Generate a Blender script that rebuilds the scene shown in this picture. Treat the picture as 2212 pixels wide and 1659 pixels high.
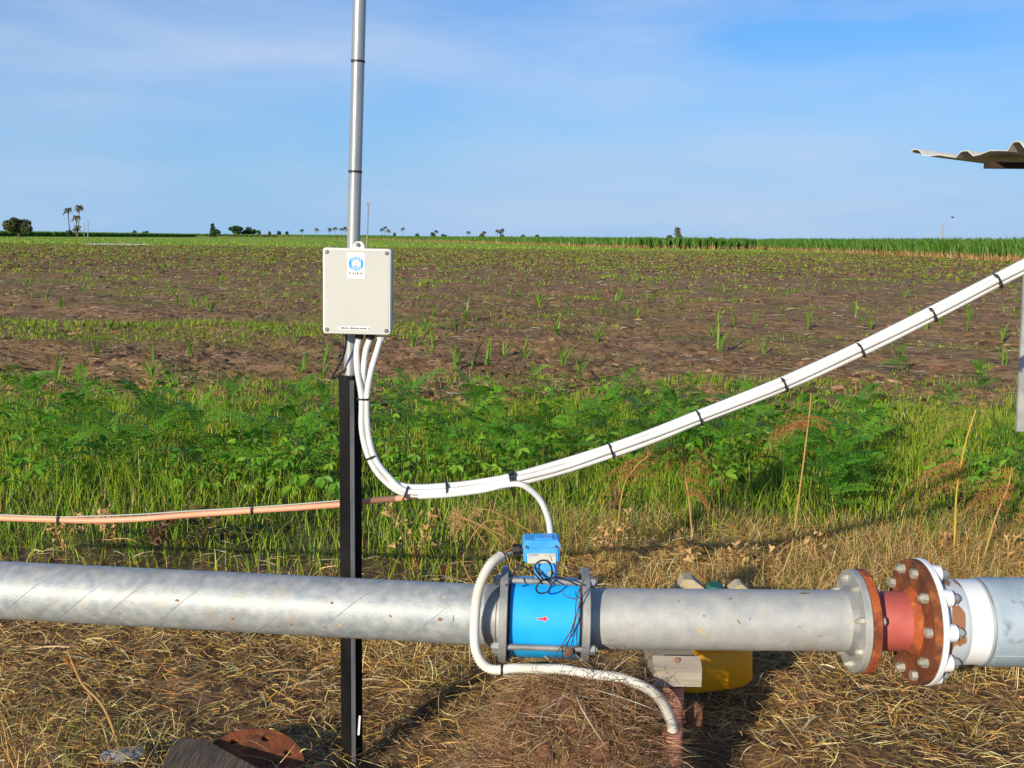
import bpy, math, random
import numpy as np
from mathutils import Vector, Matrix

for o in list(bpy.data.objects):
    bpy.data.objects.remove(o)
scene = bpy.context.scene
COL = scene.collection
rad = math.radians
random.seed(7)
rng = np.random.default_rng(11)

# ------------------------------------------------------------------ camera
CAM = Vector((0, 0, 1.56)); FOC = 2218.0; CX, CY = 1106.0, 829.5
PITCH, ROLL = rad(8.06), rad(0.70)
RC = Matrix.Rotation(rad(90) - PITCH, 3, 'X') @ Matrix.Rotation(ROLL, 3, 'Z')
cam_d = bpy.data.cameras.new('camera'); cam_d.sensor_width = 36; cam_d.lens = 36 * FOC / 2212
cam_d.clip_start = 0.05; cam_d.clip_end = 8000
cam = bpy.data.objects.new('camera', cam_d); COL.objects.link(cam)
cam.matrix_world = Matrix.Translation(CAM) @ RC.to_4x4()
scene.camera = cam
scene.render.resolution_x, scene.render.resolution_y = 1024, 768

# ------------------------------------------------------------------ light
SUN_EL, SUN_AZ = rad(18.0), rad(30.0)        # sun behind the camera, to its left
L = Vector((math.sin(SUN_AZ) * math.cos(SUN_EL), math.cos(SUN_AZ) * math.cos(SUN_EL), -math.sin(SUN_EL)))
sd = bpy.data.lights.new('sun', 'SUN'); sd.energy = 5.0; sd.angle = rad(0.53); sd.color = (1.0, 0.91, 0.74)
sun = bpy.data.objects.new('sun', sd); COL.objects.link(sun)
sun.rotation_euler = L.to_track_quat('-Z', 'Y').to_euler()
w = bpy.data.worlds.new('World'); scene.world = w; w.use_nodes = True
nt = w.node_tree; nt.nodes.clear()
def N(tree, t, **kw):
    n = tree.nodes.new(t)
    for k, v in kw.items(): setattr(n, k, v)
    return n
sky = N(nt, 'ShaderNodeTexSky', sky_type='NISHITA', sun_disc=False, sun_elevation=SUN_EL,
        sun_rotation=rad(180.0) + SUN_AZ, altitude=0, air_density=1.0, dust_density=0.25, ozone_density=4.5)
bg = N(nt, 'ShaderNodeBackground'); bg.inputs[1].default_value = 0.138
out = N(nt, 'ShaderNodeOutputWorld')
tc = N(nt, 'ShaderNodeTexCoord')
mp = N(nt, 'ShaderNodeMapping'); mp.inputs['Scale'].default_value = (1.5, 1.5, 7.0); mp.inputs['Location'].default_value = (1.35, 0.2, 0.9)
mp.inputs['Rotation'].default_value = (0, rad(6), 0)
nz = N(nt, 'ShaderNodeTexNoise'); nz.inputs['Scale'].default_value = 1.3; nz.inputs['Detail'].default_value = 7; nz.inputs['Roughness'].default_value = 0.52
nz.inputs['Distortion'].default_value = 0.35
cr = N(nt, 'ShaderNodeValToRGB'); cr.color_ramp.elements[0].position = 0.39; cr.color_ramp.elements[1].position = 0.68
cr.color_ramp.elements[0].color = (0, 0, 0, 1); cr.color_ramp.elements[1].color = (0.75, 0.75, 0.75, 1)
veil = (2.5, 4.05, 6.1, 1)                    # thin blue-white high cloud and distant air
mx = N(nt, 'ShaderNodeMixRGB'); mx.inputs[2].default_value = (3.9, 4.8, 6.3, 1)
m0 = N(nt, 'ShaderNodeMixRGB'); m0.inputs[2].default_value = veil
tint = N(nt, 'ShaderNodeMixRGB', blend_type='MULTIPLY'); tint.inputs[0].default_value = 1; tint.inputs[2].default_value = (0.44, 0.76, 1.03, 1)
sz = N(nt, 'ShaderNodeSeparateXYZ'); vr = N(nt, 'ShaderNodeMapRange', interpolation_type='SMOOTHSTEP')
for i_, v_ in ((1, -0.02), (2, 0.27), (3, 0.97), (4, 0.0)): vr.inputs[i_].default_value = v_
lk = nt.links.new
lk(tc.outputs['Generated'], mp.inputs[0]); lk(mp.outputs[0], nz.inputs['Vector']); lk(nz.outputs[0], cr.inputs[0])
lk(tc.outputs['Generated'], sz.inputs[0]); lk(sz.outputs['Z'], vr.inputs[0])
lk(sky.outputs[0], tint.inputs[1]); lk(vr.outputs[0], m0.inputs[0]); lk(tint.outputs[0], m0.inputs[1])
cf = N(nt, 'ShaderNodeMapRange', interpolation_type='SMOOTHSTEP')   # thin cloud denser towards horizon; faded above the view to cut blue fill
for i_, v_ in ((1, 0.15), (2, 0.75), (3, 1.0), (4, 0.25)): cf.inputs[i_].default_value = v_
cm = N(nt, 'ShaderNodeMath', operation='MULTIPLY')
lk(sz.outputs['Z'], cf.inputs[0]); lk(cf.outputs[0], cm.inputs[0]); lk(cr.outputs[0], cm.inputs[1]); lk(cm.outputs[0], mx.inputs[0]); lk(m0.outputs[0], mx.inputs[1]); lk(mx.outputs[0], bg.inputs[0]); lk(bg.outputs[0], out.inputs[0])
vs = scene.view_settings; vs.view_transform = 'Standard'; vs.look = 'None'; vs.exposure = 0.0; vs.gamma = 1.0; vs.use_curve_mapping = False
scene.render.engine = 'CYCLES'

# ------------------------------------------------------------------ picture measurements -> places
def ray(px, py):
    return RC @ Vector(((px - CX) / FOC, -(py - CY) / FOC, -1))
def at(px, py, Y):
    d = ray(px, py); return CAM + d * (Y / d.y)
def G(px, py, z=0.0):
    d = ray(px, py); return CAM + d * ((z - CAM.z) / d.z)
def MMPX(Y):                                   # metres per measured pixel at depth Y near the pipe
    return Y / 0.9575 / FOC

# ------------------------------------------------------------------ terrain
def gz(x, y):
    x = np.asarray(x, float); y = np.asarray(y, float)
    near = np.clip((14 - y) / 4, 0, 1)
    z = near * (0.018 * np.sin(2.1 * x + 1.3 * y) + 0.014 * np.sin(4.7 * x - 3.1 * y + 1) + 0.010 * np.sin(9.1 * x + 6.3 * y + 2) + 0.006 * np.sin(17 * x - 21 * y))
    far = np.clip((y - 9) / 3, 0, 1) * np.clip((60 - y) / 30, 0, 1)
    z = z + far * (0.045 * np.sin(0.55 * x + 1.9 * y) * np.sin(0.9 * x - 0.7 * y + 2) + 0.03 * np.sin(1.7 * y + 0.3 * x) + 0.02 * np.sin(3.3 * x + 2.9 * y))
    def bump(cx, cy, sx, sy, h, p=2.0):
        return h * np.exp(-((np.abs(x - cx) / sx) ** p + (np.abs(y - cy) / sy) ** p))
    z = z + bump(0.20, 2.62, 0.29, 0.30, 0.375, 2.6)
    z = z + bump(0.60, 2.50, 0.17, 0.32, -0.24) + bump(1.10, 2.65, 0.34, 0.45, 0.12) + bump(-1.25, 2.55, 0.35, 0.35, 0.09)
    z = z + bump(0.6, 3.9, 0.9, 0.5, 0.05)
    z = z + bump(0.20, 2.60, 0.30, 0.32, 1.0, 3.0) * (0.022 * np.sin(31 * x + 2 * np.sin(23 * y)) + 0.018 * np.sin(37 * y + 1.5 * np.sin(29 * x)) + .012 * np.sin(53 * x + 47 * y))
    return z

# ------------------------------------------------------------------ materials
MAT = {}
def rgb(c): return (c[0], c[1], c[2], 1)
def newmat(name):
    m = bpy.data.materials.new(name); m.use_nodes = True
    t = m.node_tree; t.nodes.clear()
    o = N(t, 'ShaderNodeOutputMaterial'); b = N(t, 'ShaderNodeBsdfPrincipled')
    t.links.new(b.outputs[0], o.inputs[0]); MAT[name] = m
    return m, t, b, o
def mat(name, c, c2=None, rough=0.55, metal=0.0, scale=8.0, bump=0.0, bscale=None, lo=0.4, hi=0.65, detail=6, stretch=(1, 1, 1), coord='Object', spec=0.5, c3=None, lo3=0.62, hi3=0.68, scale3=20):
    m, t, b, o = newmat(name)
    b.inputs['Roughness'].default_value = rough; b.inputs['Metallic'].default_value = metal
    b.inputs['Specular IOR Level'].default_value = spec
    b.inputs['Base Color'].default_value = rgb(c)
    tcn = N(t, 'ShaderNodeTexCoord'); mpn = N(t, 'ShaderNodeMapping'); mpn.inputs['Scale'].default_value = stretch
    t.links.new(tcn.outputs[coord], mpn.inputs[0])
    if c2:
        n = N(t, 'ShaderNodeTexNoise'); n.inputs['Scale'].default_value = scale; n.inputs['Detail'].default_value = detail
        t.links.new(mpn.outputs[0], n.inputs['Vector'])
        r = N(t, 'ShaderNodeValToRGB'); e = r.color_ramp.elements
        e[0].position, e[1].position = lo, hi; e[0].color, e[1].color = rgb(c), rgb(c2)
        t.links.new(n.outputs[0], r.inputs[0]); last = r.outputs[0]
        if c3:
            n3 = N(t, 'ShaderNodeTexNoise'); n3.inputs['Scale'].default_value = scale3; n3.inputs['Detail'].default_value = 8
            t.links.new(mpn.outputs[0], n3.inputs['Vector'])
            r3 = N(t, 'ShaderNodeMapRange'); r3.inputs[1].default_value = lo3; r3.inputs[2].default_value = hi3
            t.links.new(n3.outputs[0], r3.inputs[0])
            x3 = N(t, 'ShaderNodeMixRGB'); x3.inputs[2].default_value = rgb(c3)
            t.links.new(r3.outputs[0], x3.inputs[0]); t.links.new(last, x3.inputs[1]); last = x3.outputs[0]
        t.links.new(last, b.inputs['Base Color'])
        mr = N(t, 'ShaderNodeMapRange'); mr.inputs[3].default_value = max(rough - 0.1, 0.05); mr.inputs[4].default_value = min(rough + 0.12, 1)
        t.links.new(n.outputs[0], mr.inputs[0]); t.links.new(mr.outputs[0], b.inputs['Roughness'])
    if bump:
        n2 = N(t, 'ShaderNodeTexNoise'); n2.inputs['Scale'].default_value = bscale or scale * 4; n2.inputs['Detail'].default_value = 5
        t.links.new(mpn.outputs[0], n2.inputs['Vector'])
        bp = N(t, 'ShaderNodeBump'); bp.inputs['Strength'].default_value = bump; bp.inputs['Distance'].default_value = 0.01
        t.links.new(n2.outputs[0], bp.inputs['Height']); t.links.new(bp.outputs[0], b.inputs['Normal'])
    return m
def leafmat(name, c=None, c2=None, trans=0.3, rough=0.5, attr=False, spec=0.35):
    """leaves: colour from a per-blade attribute or varied per object, with some light let through"""
    m, t, b, o = newmat(name)
    b.inputs['Roughness'].default_value = rough; b.inputs['Specular IOR Level'].default_value = spec
    if attr:
        a = N(t, 'ShaderNodeAttribute', attribute_name='Col'); col = a.outputs['Color']
    else:
        oi = N(t, 'ShaderNodeObjectInfo'); r = N(t, 'ShaderNodeMixRGB'); r.inputs[1].default_value = rgb(c); r.inputs[2].default_value = rgb(c2 or c)
        t.links.new(oi.outputs['Random'], r.inputs[0]); col = r.outputs[0]
    t.links.new(col, b.inputs['Base Color'])
    tr = N(t, 'ShaderNodeBsdfTranslucent'); t.links.new(col, tr.inputs[0])
    ms = N(t, 'ShaderNodeMixShader'); ms.inputs[0].default_value = trans
    t.links.new(b.outputs[0], ms.inputs[1]); t.links.new(tr.outputs[0], ms.inputs[2]); t.links.new(ms.outputs[0], o.inputs[0])
    return m

mat('galv', (0.42, 0.42, 0.40), (0.55, 0.53, 0.47), rough=0.58, metal=0.28, scale=24, detail=12, bump=0.09, bscale=160, lo=.3, hi=.72, c3=(0.36, 0.32, 0.25), lo3=0.60, hi3=0.78, scale3=9)
mat('galv_pipe', (0.31, 0.345, 0.36), (0.52, 0.52, 0.48), rough=0.56, metal=0.30, scale=34, detail=14, bump=0.10, bscale=160, c3=(0.40, 0.35, 0.26), lo3=0.56, hi3=0.84, scale3=14, lo=0.30, hi=0.72)
mat('galv_mast', (0.32, 0.335, 0.34), (0.54, 0.55, 0.53), rough=0.42, metal=0.45, scale=22, stretch=(1, 1, .12), lo=0.3, hi=0.7)
mat('galv_dull', (0.27, 0.27, 0.26), (0.40, 0.39, 0.36), rough=0.55, metal=0.45, scale=14, bump=0.1, bscale=120)
mat('galv_pale', (0.42, 0.42, 0.38), (0.56, 0.54, 0.48), rough=0.5, metal=0.35, scale=14, bump=0.1, bscale=120)
mat('bolt', (0.42, 0.40, 0.32), (0.62, 0.58, 0.48), rough=0.5, metal=0.4, scale=60)
mat('blue', (0.012, 0.40, 0.92), (0.022, 0.46, 0.94), rough=0.42, scale=9, lo=0.35, hi=0.7, spec=0.4, c3=(0.10, 0.22, 0.40), lo3=0.70, hi3=0.85, scale3=14)
mat('blue_head', (0.05, 0.36, 0.80), (0.09, 0.42, 0.82), rough=0.5, scale=30, spec=0.4, c3=(0.25, 0.36, 0.46), lo3=0.62, hi3=0.8, scale3=45)
mat('plate', (0.50, 0.49, 0.42), (0.64, 0.62, 0.54), rough=0.5, scale=60)
mat('ink', (0.02, 0.02, 0.022)); mat('ink_blue', (0.02, 0.36, 0.80)); mat('red_ink', (0.62, 0.01, 0.07))
mat('white_sticker', (0.84, 0.84, 0.83), rough=0.45)
mat('cream_box', (0.555, 0.545, 0.485), (0.585, 0.575, 0.515), rough=0.42, scale=3, spec=0.4)
mat('box_rim', (0.72, 0.71, 0.66), rough=0.45)
mat('screw', (0.30, 0.30, 0.29), rough=0.35, metal=0.8)
mat('screw_dark', (0.05, 0.05, 0.05), rough=0.6)
mat('black', (0.010, 0.010, 0.011), (0.02, 0.02, 0.021), rough=0.45, scale=20)
mat('picket', (0.006, 0.006, 0.0065), (0.012, 0.011, 0.010), spec=0.12, rough=0.5, scale=14, bump=0.15, bscale=150, stretch=(1, 1, .3))
mat('conduit', (0.62, 0.60, 0.55), (0.78, 0.77, 0.74), rough=0.45, scale=9, detail=10, lo=.28, hi=.55, spec=0.4)
mat('conduit_dirty', (0.66, 0.60, 0.48), (0.80, 0.77, 0.69), rough=0.5, scale=7, spec=0.35)
mat('orange_pvc', (0.80, 0.33, 0.18), (0.86, 0.41, 0.24), rough=0.45, scale=6, spec=0.4)
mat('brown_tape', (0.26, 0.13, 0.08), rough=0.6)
mat('grey_cable', (0.46, 0.45, 0.38), rough=0.5)
mat('orange_wire', (0.70, 0.16, 0.03), rough=0.5)
mat('rust', (0.40, 0.085, 0.022), (0.16, 0.040, 0.016), rough=0.85, scale=16, bump=0.5, bscale=60, lo=0.40, hi=0.66, c3=(0.55, 0.17, 0.035), lo3=0.55, hi3=0.75, scale3=30)
mat('rust_dark', (0.24, 0.065, 0.018), (0.10, 0.032, 0.012), rough=0.85, scale=14, bump=0.5, bscale=60, c3=(0.46, 0.15, 0.03), lo3=0.55, hi3=0.75, scale3=22)
mat('red_paint', (0.46, 0.095, 0.075), (0.55, 0.135, 0.105), rough=0.55, scale=12, bump=0.05, c3=(0.44, 0.26, 0.20), lo3=0.66, hi3=0.8, scale3=16)
mat('white_paint', (0.78, 0.79, 0.78), (0.70, 0.71, 0.70), rough=0.42, scale=10, c3=(0.30, 0.12, 0.045), lo3=0.68, hi3=0.71, scale3=9)
mat('white_clean', (0.86, 0.86, 0.85), (0.82, 0.81, 0.78), rough=0.4, scale=6)
mat('grey_paint', (0.50, 0.54, 0.57), (0.58, 0.60, 0.61), rough=0.48, scale=6, c3=(0.30, 0.14, 0.06), lo3=0.51, hi3=0.55, scale3=12, stretch=(2.2, 1, .6))
mat('grey_pipe', (0.30, 0.38, 0.43), (0.42, 0.49, 0.53), rough=0.45, scale=8, c3=(0.22, 0.24, 0.26), lo3=0.58, hi3=0.72, scale3=22, bump=0.08)
mat('timber_block', (0.32, 0.265, 0.20), (0.43, 0.365, 0.285), rough=0.85, scale=10, bump=0.4, bscale=40, stretch=(.35, 1, 3))
mat('fresh_wood', (0.55, 0.36, 0.17), (0.42, 0.25, 0.11), rough=0.8, scale=10, bump=0.3, bscale=40, stretch=(.3, 1, 3))
mat('old_timber', (0.085, 0.058, 0.036), (0.15, 0.105, 0.065), rough=0.9, scale=9, bump=0.6, bscale=30, stretch=(4, .5, 4))
mat('pink_pvc', (0.60, 0.26, 0.17), (0.50, 0.22, 0.14), rough=0.65, scale=14, c3=(0.28, 0.15, 0.08), lo3=0.6, hi3=0.75, scale3=22)
mat('yellow_can', (1.0, 0.40, 0.006), (1.0, 0.46, 0.015), rough=0.5, scale=9, c3=(0.62, 0.34, 0.05), lo3=0.62, hi3=0.82, scale3=13)
mat('faded_can', (0.46, 0.36, 0.20), (0.56, 0.47, 0.31), rough=0.65, scale=12, c3=(0.28, 0.17, 0.09), lo3=0.62, hi3=0.72, scale3=22)
mat('green_cap', (0.012, 0.10, 0.072), (0.03, 0.16, 0.12), rough=0.6, scale=20)
mat('clay', (0.27, 0.115, 0.050), (0.14, 0.065, 0.034), rough=0.95, scale=18, bump=0.7, bscale=50)
mat('stone', (0.24, 0.24, 0.25), (0.34, 0.33, 0.33), rough=0.9, scale=14, bump=0.4)
mat('roof_cream', (0.72, 0.69, 0.60), (0.64, 0.61, 0.52), rough=0.55, scale=5)
mat('dark_timber', (0.035, 0.018, 0.013), (0.06, 0.03, 0.022), rough=0.85, scale=10)
mat('dark_red', (0.13, 0.012, 0.016), rough=0.6)
mat('trunk', (0.17, 0.13, 0.10), (0.11, 0.085, 0.065), rough=0.9, scale=2)
mat('far_pole', (0.30, 0.27, 0.23), rough=0.8); mat('car_white', (0.80, 0.80, 0.80), rough=0.3); mat('car_glass', (0.02, 0.025, 0.03), rough=0.15)
mat('tyre', (0.015, 0.015, 0.015), rough=0.8)
mat('soil_clod', (0.105, 0.066, 0.045), (0.060, 0.038, 0.027), rough=0.95, scale=6, bump=0.4, bscale=40)
leafmat('blade', attr=True, trans=0.38)
leafmat('straw', attr=True, trans=0.15, rough=0.75, spec=0.2)
leafmat('frond', (0.080, 0.26, 0.018), (0.18, 0.41, 0.028), trans=0.40)
leafmat('broadleaf', (0.11, 0.31, 0.020), (0.28, 0.48, 0.035), trans=0.38)
leafmat('stem_green', (0.10, 0.16, 0.03), (0.14, 0.17, 0.05), trans=0.05)
leafmat('cane_leaf', (0.15, 0.29, 0.028), (0.24, 0.37, 0.05), trans=0.35)
leafmat('dry_leaf', (0.72, 0.46, 0.19), (0.56, 0.33, 0.13), trans=0.25)
leafmat('dead_leaf', (0.12, 0.060, 0.028), (0.20, 0.10, 0.045), trans=0.15)
leafmat('seed_head', (0.40, 0.16, 0.048), (0.52, 0.24, 0.08), trans=0.2)
leafmat('seed_yellow', (0.36, 0.30, 0.06), (0.42, 0.32, 0.09), trans=0.2)
leafmat('stalk_yellow', (0.60, 0.42, 0.05), (0.62, 0.42, 0.06), trans=0.05)
leafmat('stalk_tan', (0.52, 0.28, 0.09), (0.50, 0.30, 0.10), trans=0.05)
leafmat('tree_leaf', (0.10, 0.125, 0.055), (0.12, 0.135, 0.06), trans=0.2)
leafmat('bush_leaf', (0.050, 0.105, 0.045), (0.065, 0.12, 0.05), trans=0.2)  # lightened so the leaf colour carries the distance haze
leafmat('palm_leaf', (0.095, 0.095, 0.050), (0.12, 0.11, 0.06), trans=0.15)  # distance haze put into this leaf colour as well

def spiral_seam(name):
    """dull weld seams and streaks that wind round the left pipe"""
    m = MAT[name]; t = m.node_tree; b = next(n for n in t.nodes if n.type == 'BSDF_PRINCIPLED')
    src = b.inputs['Base Color'].links[0].from_socket
    tcn = N(t, 'ShaderNodeTexCoord'); sp = N(t, 'ShaderNodeSeparateXYZ'); t.links.new(tcn.outputs['Object'], sp.inputs[0])
    a1 = N(t, 'ShaderNodeMath', operation='MULTIPLY_ADD'); a1.inputs[1].default_value = -1.1; t.links.new(sp.outputs['Z'], a1.inputs[0]); t.links.new(sp.outputs['X'], a1.inputs[2])
    nn = N(t, 'ShaderNodeTexNoise'); nn.inputs['Scale'].default_value = 2.2; nn.inputs['Detail'].default_value = 2
    cmb = N(t, 'ShaderNodeCombineXYZ'); 
    a2 = N(t, 'ShaderNodeMath', operation='MULTIPLY'); a2.inputs[1].default_value = 5.0; t.links.new(a1.outputs[0], a2.inputs[0])
    t.links.new(a2.outputs[0], cmb.inputs[0]); t.links.new(sp.outputs['Z'], cmb.inputs[2]); t.links.new(cmb.outputs[0], nn.inputs['Vector'])
    mr = N(t, 'ShaderNodeMapRange'); mr.inputs[1].default_value = 0.60; mr.inputs[2].default_value = 0.72; mr.inputs[4].default_value = 0.75
    t.links.new(nn.outputs[0], mr.inputs[0])
    x = N(t, 'ShaderNodeMixRGB'); x.inputs[2].default_value = (0.33, 0.31, 0.28, 1)
    t.links.new(mr.outputs[0], x.inputs[0]); t.links.new(src, x.inputs[1]); t.links.new(x.outputs[0], b.inputs['Base Color'])
spiral_seam('galv_pipe')

def ground_material():
    m, t, b, o = newmat('ground'); b.inputs['Roughness'].default_value = 0.95; b.inputs['Specular IOR Level'].default_value = 0.15
    tcn = N(t, 'ShaderNodeTexCoord'); pos = tcn.outputs['Object']
    sp = N(t, 'ShaderNodeSeparateXYZ'); t.links.new(pos, sp.inputs[0])
    def noise(scale, detail=6, st=(1, 1, 1), rough=0.55):
        mpn = N(t, 'ShaderNodeMapping'); mpn.inputs['Scale'].default_value = st; t.links.new(pos, mpn.inputs[0])
        n = N(t, 'ShaderNodeTexNoise'); n.inputs['Scale'].default_value = scale; n.inputs['Detail'].default_value = detail; n.inputs['Roughness'].default_value = rough
        t.links.new(mpn.outputs[0], n.inputs['Vector']); return n.outputs[0]
    def ramp(v, lo, hi, a=0.0, c=1.0):
        r = N(t, 'ShaderNodeMapRange'); r.inputs[1].default_value = lo; r.inputs[2].default_value = hi; r.inputs[3].default_value = a; r.inputs[4].default_value = c
        t.links.new(v, r.inputs[0]); return r.outputs[0]
    def mixc(f, a, c):
        x = N(t, 'ShaderNodeMixRGB')
        t.links.new(f, x.inputs[0])
        for i, v in ((1, a), (2, c)):
            if isinstance(v, tuple): x.inputs[i].default_value = rgb(v)
            else: t.links.new(v, x.inputs[i])
        return x.outputs[0]
    def mul(a, c):
        x = N(t, 'ShaderNodeMath', operation='MULTIPLY'); t.links.new(a, x.inputs[0])
        if isinstance(c, float): x.inputs[1].default_value = c
        else: t.links.new(c, x.inputs[1])
        return x.outputs[0]
    def add(a, c):
        x = N(t, 'ShaderNodeMath', operation='ADD'); t.links.new(a, x.inputs[0]); t.links.new(c, x.inputs[1]); return x.outputs[0]
    Y = sp.outputs['Y']; X = sp.outputs['X']
    soil = mixc(ramp(noise(1.7, 8), 0.35, 0.65), (0.285, 0.160, 0.072), (0.40, 0.245, 0.118))
    soil = mixc(ramp(noise(7, 9, (.55, 1, 1), .68), 0.47, 0.60, 0, 0.85), soil, (0.125, 0.068, 0.038))
    soil = mixc(ramp(noise(26, 4, (0.35, 1, 1)), 0.66, 0.72, 0, 0.6), soil, (0.36, 0.27, 0.20))
    green = mixc(ramp(noise(3.3, 6), 0.35, 0.65), (0.16, 0.21, 0.030), (0.12, 0.15, 0.035))
    gm = ramp(noise(0.35, 8, (0.5, 1, 1), 0.65), 0.50, 0.66, 0, 0.75)
    # rows of weeds far out cover more of the soil seen at a low angle
    gfar = ramp(Y, 30.0, 160.0, 0.0, 0.40)
    fm = add(mul(gm, 0.8), mul(ramp(noise(0.9, 8, (0.45, 1, 1), 0.7), 0.40, 0.62), gfar))
    field = mixc(fm, soil, green)
    head = mixc(ramp(noise(0.25, 8, (0.4, 1, 1), 0.65), 0.35, 0.7), (0.25, 0.40, 0.030), (0.33, 0.40, 0.050))
    # headland grass beyond the far end of the field
    edge = add(Y, mul(X, -0.05))
    field = mixc(ramp(add(edge, mul(noise(0.08, 5), 30.0)), 158.0, 168.0), field, head)
    nearsoil = mixc(ramp(noise(14, 8), 0.35, 0.65), (0.115, 0.060, 0.027), (0.25, 0.145, 0.068))
    nearsoil = mixc(ramp(noise(60, 5, (0.5, 1, 1)), 0.56, 0.66, 0, 0.6), nearsoil, (0.36, 0.24, 0.12))
    turf = mixc(ramp(noise(8, 6), 0.4, 0.65), (0.055, 0.060, 0.018), (0.075, 0.095, 0.022))
    near = mixc(ramp(add(Y, mul(noise(2.0, 3), 0.8)), 4.9, 5.6), nearsoil, turf)
    col = mixc(ramp(add(Y, mul(noise(1.2, 4), 3.0)), 9.6, 12.2), near, field)
    t.links.new(col, b.inputs['Base Color'])
    bp = N(t, 'ShaderNodeBump'); bp.inputs['Strength'].default_value = 0.9; bp.inputs['Distance'].default_value = 0.06
    h = add(mul(noise(5, 8), 1.0), mul(noise(30, 6), 0.25)); t.links.new(h, bp.inputs['Height']); t.links.new(bp.outputs[0], b.inputs['Normal'])
ground_material()

# ------------------------------------------------------------------ mesh builders
class MB:
    def __init__(s): s.v = []; s.f = []; s.sm = []
    def add(s, vs, fs, smooth=False):
        o = len(s.v); s.v += [tuple(v) for v in vs]; s.f += [tuple(i + o for i in f) for f in fs]; s.sm += [smooth] * len(fs); return s
    def box(s, c, size, R=None, bev=0.0):
        sx, sy, sz = [k / 2 for k in size]; c = Vector(c)
        if bev <= 0:
            P = [(x, y, z) for x in (-sx, sx) for y in (-sy, sy) for z in (-sz, sz)]
            F = [(0, 1, 3, 2), (4, 6, 7, 5), (0, 4, 5, 1), (2, 3, 7, 6), (0, 2, 6, 4), (1, 5, 7, 3)]
        else:
            b = min(bev, sx * .9, sy * .9, sz * .9); P = []; idx = {}
            for i in (-1, 1):
                for j in (-1, 1):
                    for k in (-1, 1):
                        idx[i, j, k] = len(P)
                        P += [(i * sx, j * (sy - b), k * (sz - b)), (i * (sx - b), j * sy, k * (sz - b)), (i * (sx - b), j * (sy - b), k * sz)]
            F = []
            for i in (-1, 1):
                F.append([idx[i, j, k] for j, k in ((-1, -1), (1, -1), (1, 1), (-1, 1))])
                F.append([idx[j, i, k] + 1 for j, k in ((-1, -1), (1, -1), (1, 1), (-1, 1))])
                F.append([idx[j, k, i] + 2 for j, k in ((-1, -1), (1, -1), (1, 1), (-1, 1))])
                for j in (-1, 1):
                    F.append([idx[i, j, -1], idx[i, j, 1], idx[i, j, 1] + 1, idx[i, j, -1] + 1])
                    F.append([idx[i, -1, j], idx[i, 1, j], idx[i, 1, j] + 2, idx[i, -1, j] + 2])
                    F.append([idx[-1, i, j] + 1, idx[1, i, j] + 1, idx[1, i, j] + 2, idx[-1, i, j] + 2])
                    for k in (-1, 1): F.append([idx[i, j, k], idx[i, j, k] + 1, idx[i, j, k] + 2])
        P = [Vector(p) for p in P]
        if R: P = [R @ p for p in P]
        return s.add([c + p for p in P], F)
    def rings(s, rings, cap=True, smooth=True):
        n = len(rings[0]); vs = [p for r in rings for p in r]; fs = []
        for i in range(len(rings) - 1):
            for j in range(n):
                k = (j + 1) % n; fs.append((i * n + j, i * n + k, (i + 1) * n + k, (i + 1) * n + j))
        s.add(vs, fs, smooth)
        if cap:
            s.add(rings[0], [tuple(range(n))[::-1]]); s.add(rings[-1], [tuple(range(n))])
        return s
    def tube(s, pts, r, n=10, cap=True, smooth=True):
        pts = [Vector(p) for p in pts]; rr = r if hasattr(r, '__len__') else [r] * len(pts); rings = []; prev = None
        for i, p in enumerate(pts):
            d = (pts[min(i + 1, len(pts) - 1)] - pts[max(i - 1, 0)]).normalized()
            if prev is None:
                a = Vector((0, 0, 1)) if abs(d.z) < .9 else Vector((0, 1, 0)); u = d.cross(a).normalized()
            else:
                u = (prev - d * prev.dot(d)).normalized()
            prev = u; v = d.cross(u)
            rings.append([p + (u * math.cos(2 * math.pi * k / n) + v * math.sin(2 * math.pi * k / n)) * rr[i] for k in range(n)])
        return s.rings(rings, cap, smooth)
    def lathe(s, a, d, prof, n=40, smooth=True, cap=True):
        """prof: list of (distance along d from a, radius); equal distances give sharp steps"""
        a = Vector(a); d = Vector(d).normalized(); q = Vector((0, 0, 1)) if abs(d.z) < .9 else Vector((0, 1, 0))
        u = d.cross(q).normalized(); v = d.cross(u); segs = [[prof[0]]]
        for p0, p1 in zip(prof, prof[1:]):
            rings = [[a + d * t + (u * math.cos(2 * math.pi * k / n) + v * math.sin(2 * math.pi * k / n)) * r for k in range(n)] for t, r in (p0, p1)]
            s.rings(rings, False, smooth)
        if cap:
            for t, r in (prof[0], prof[-1]):
                if r > 1e-5: s.add([a + d * t + (u * math.cos(2 * math.pi * k / n) + v * math.sin(2 * math.pi * k / n)) * r for k in range(n)], [tuple(range(n))])
        return s
    def prism(s, poly, ext, smooth=False):
        n = len(poly); poly = [Vector(p) for p in poly]; ext = Vector(ext)
        return s.add(poly + [p + ext for p in poly], [tuple(range(n)), tuple(range(2 * n - 1, n - 1, -1))] + [(i, (i + 1) % n, n + (i + 1) % n, n + i) for i in range(n)], smooth)
    def mesh(s, name):
        me = bpy.data.meshes.new(name); me.from_pydata(s.v, [], s.f)
        me.polygons.foreach_set('use_smooth', s.sm); me.update(); return me
    def build(s, name, m, parent=None):
        me = s.mesh(name); me.materials.append(MAT[m]); return link(name, me, parent)
def link(name, me, parent=None):
    o = bpy.data.objects.new(name, me); COL.objects.link(o)
    if parent: o.parent = parent; o.matrix_parent_inverse = parent.matrix_world.inverted() if parent.type != 'EMPTY' else Matrix.Translation(-parent.location)
    return o
def tag(o, label=None, cat=None, group=None, kind=None):
    if label: o['label'] = label
    if cat: o['category'] = cat
    if group: o['group'] = group
    if kind: o['kind'] = kind
    return o
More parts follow.
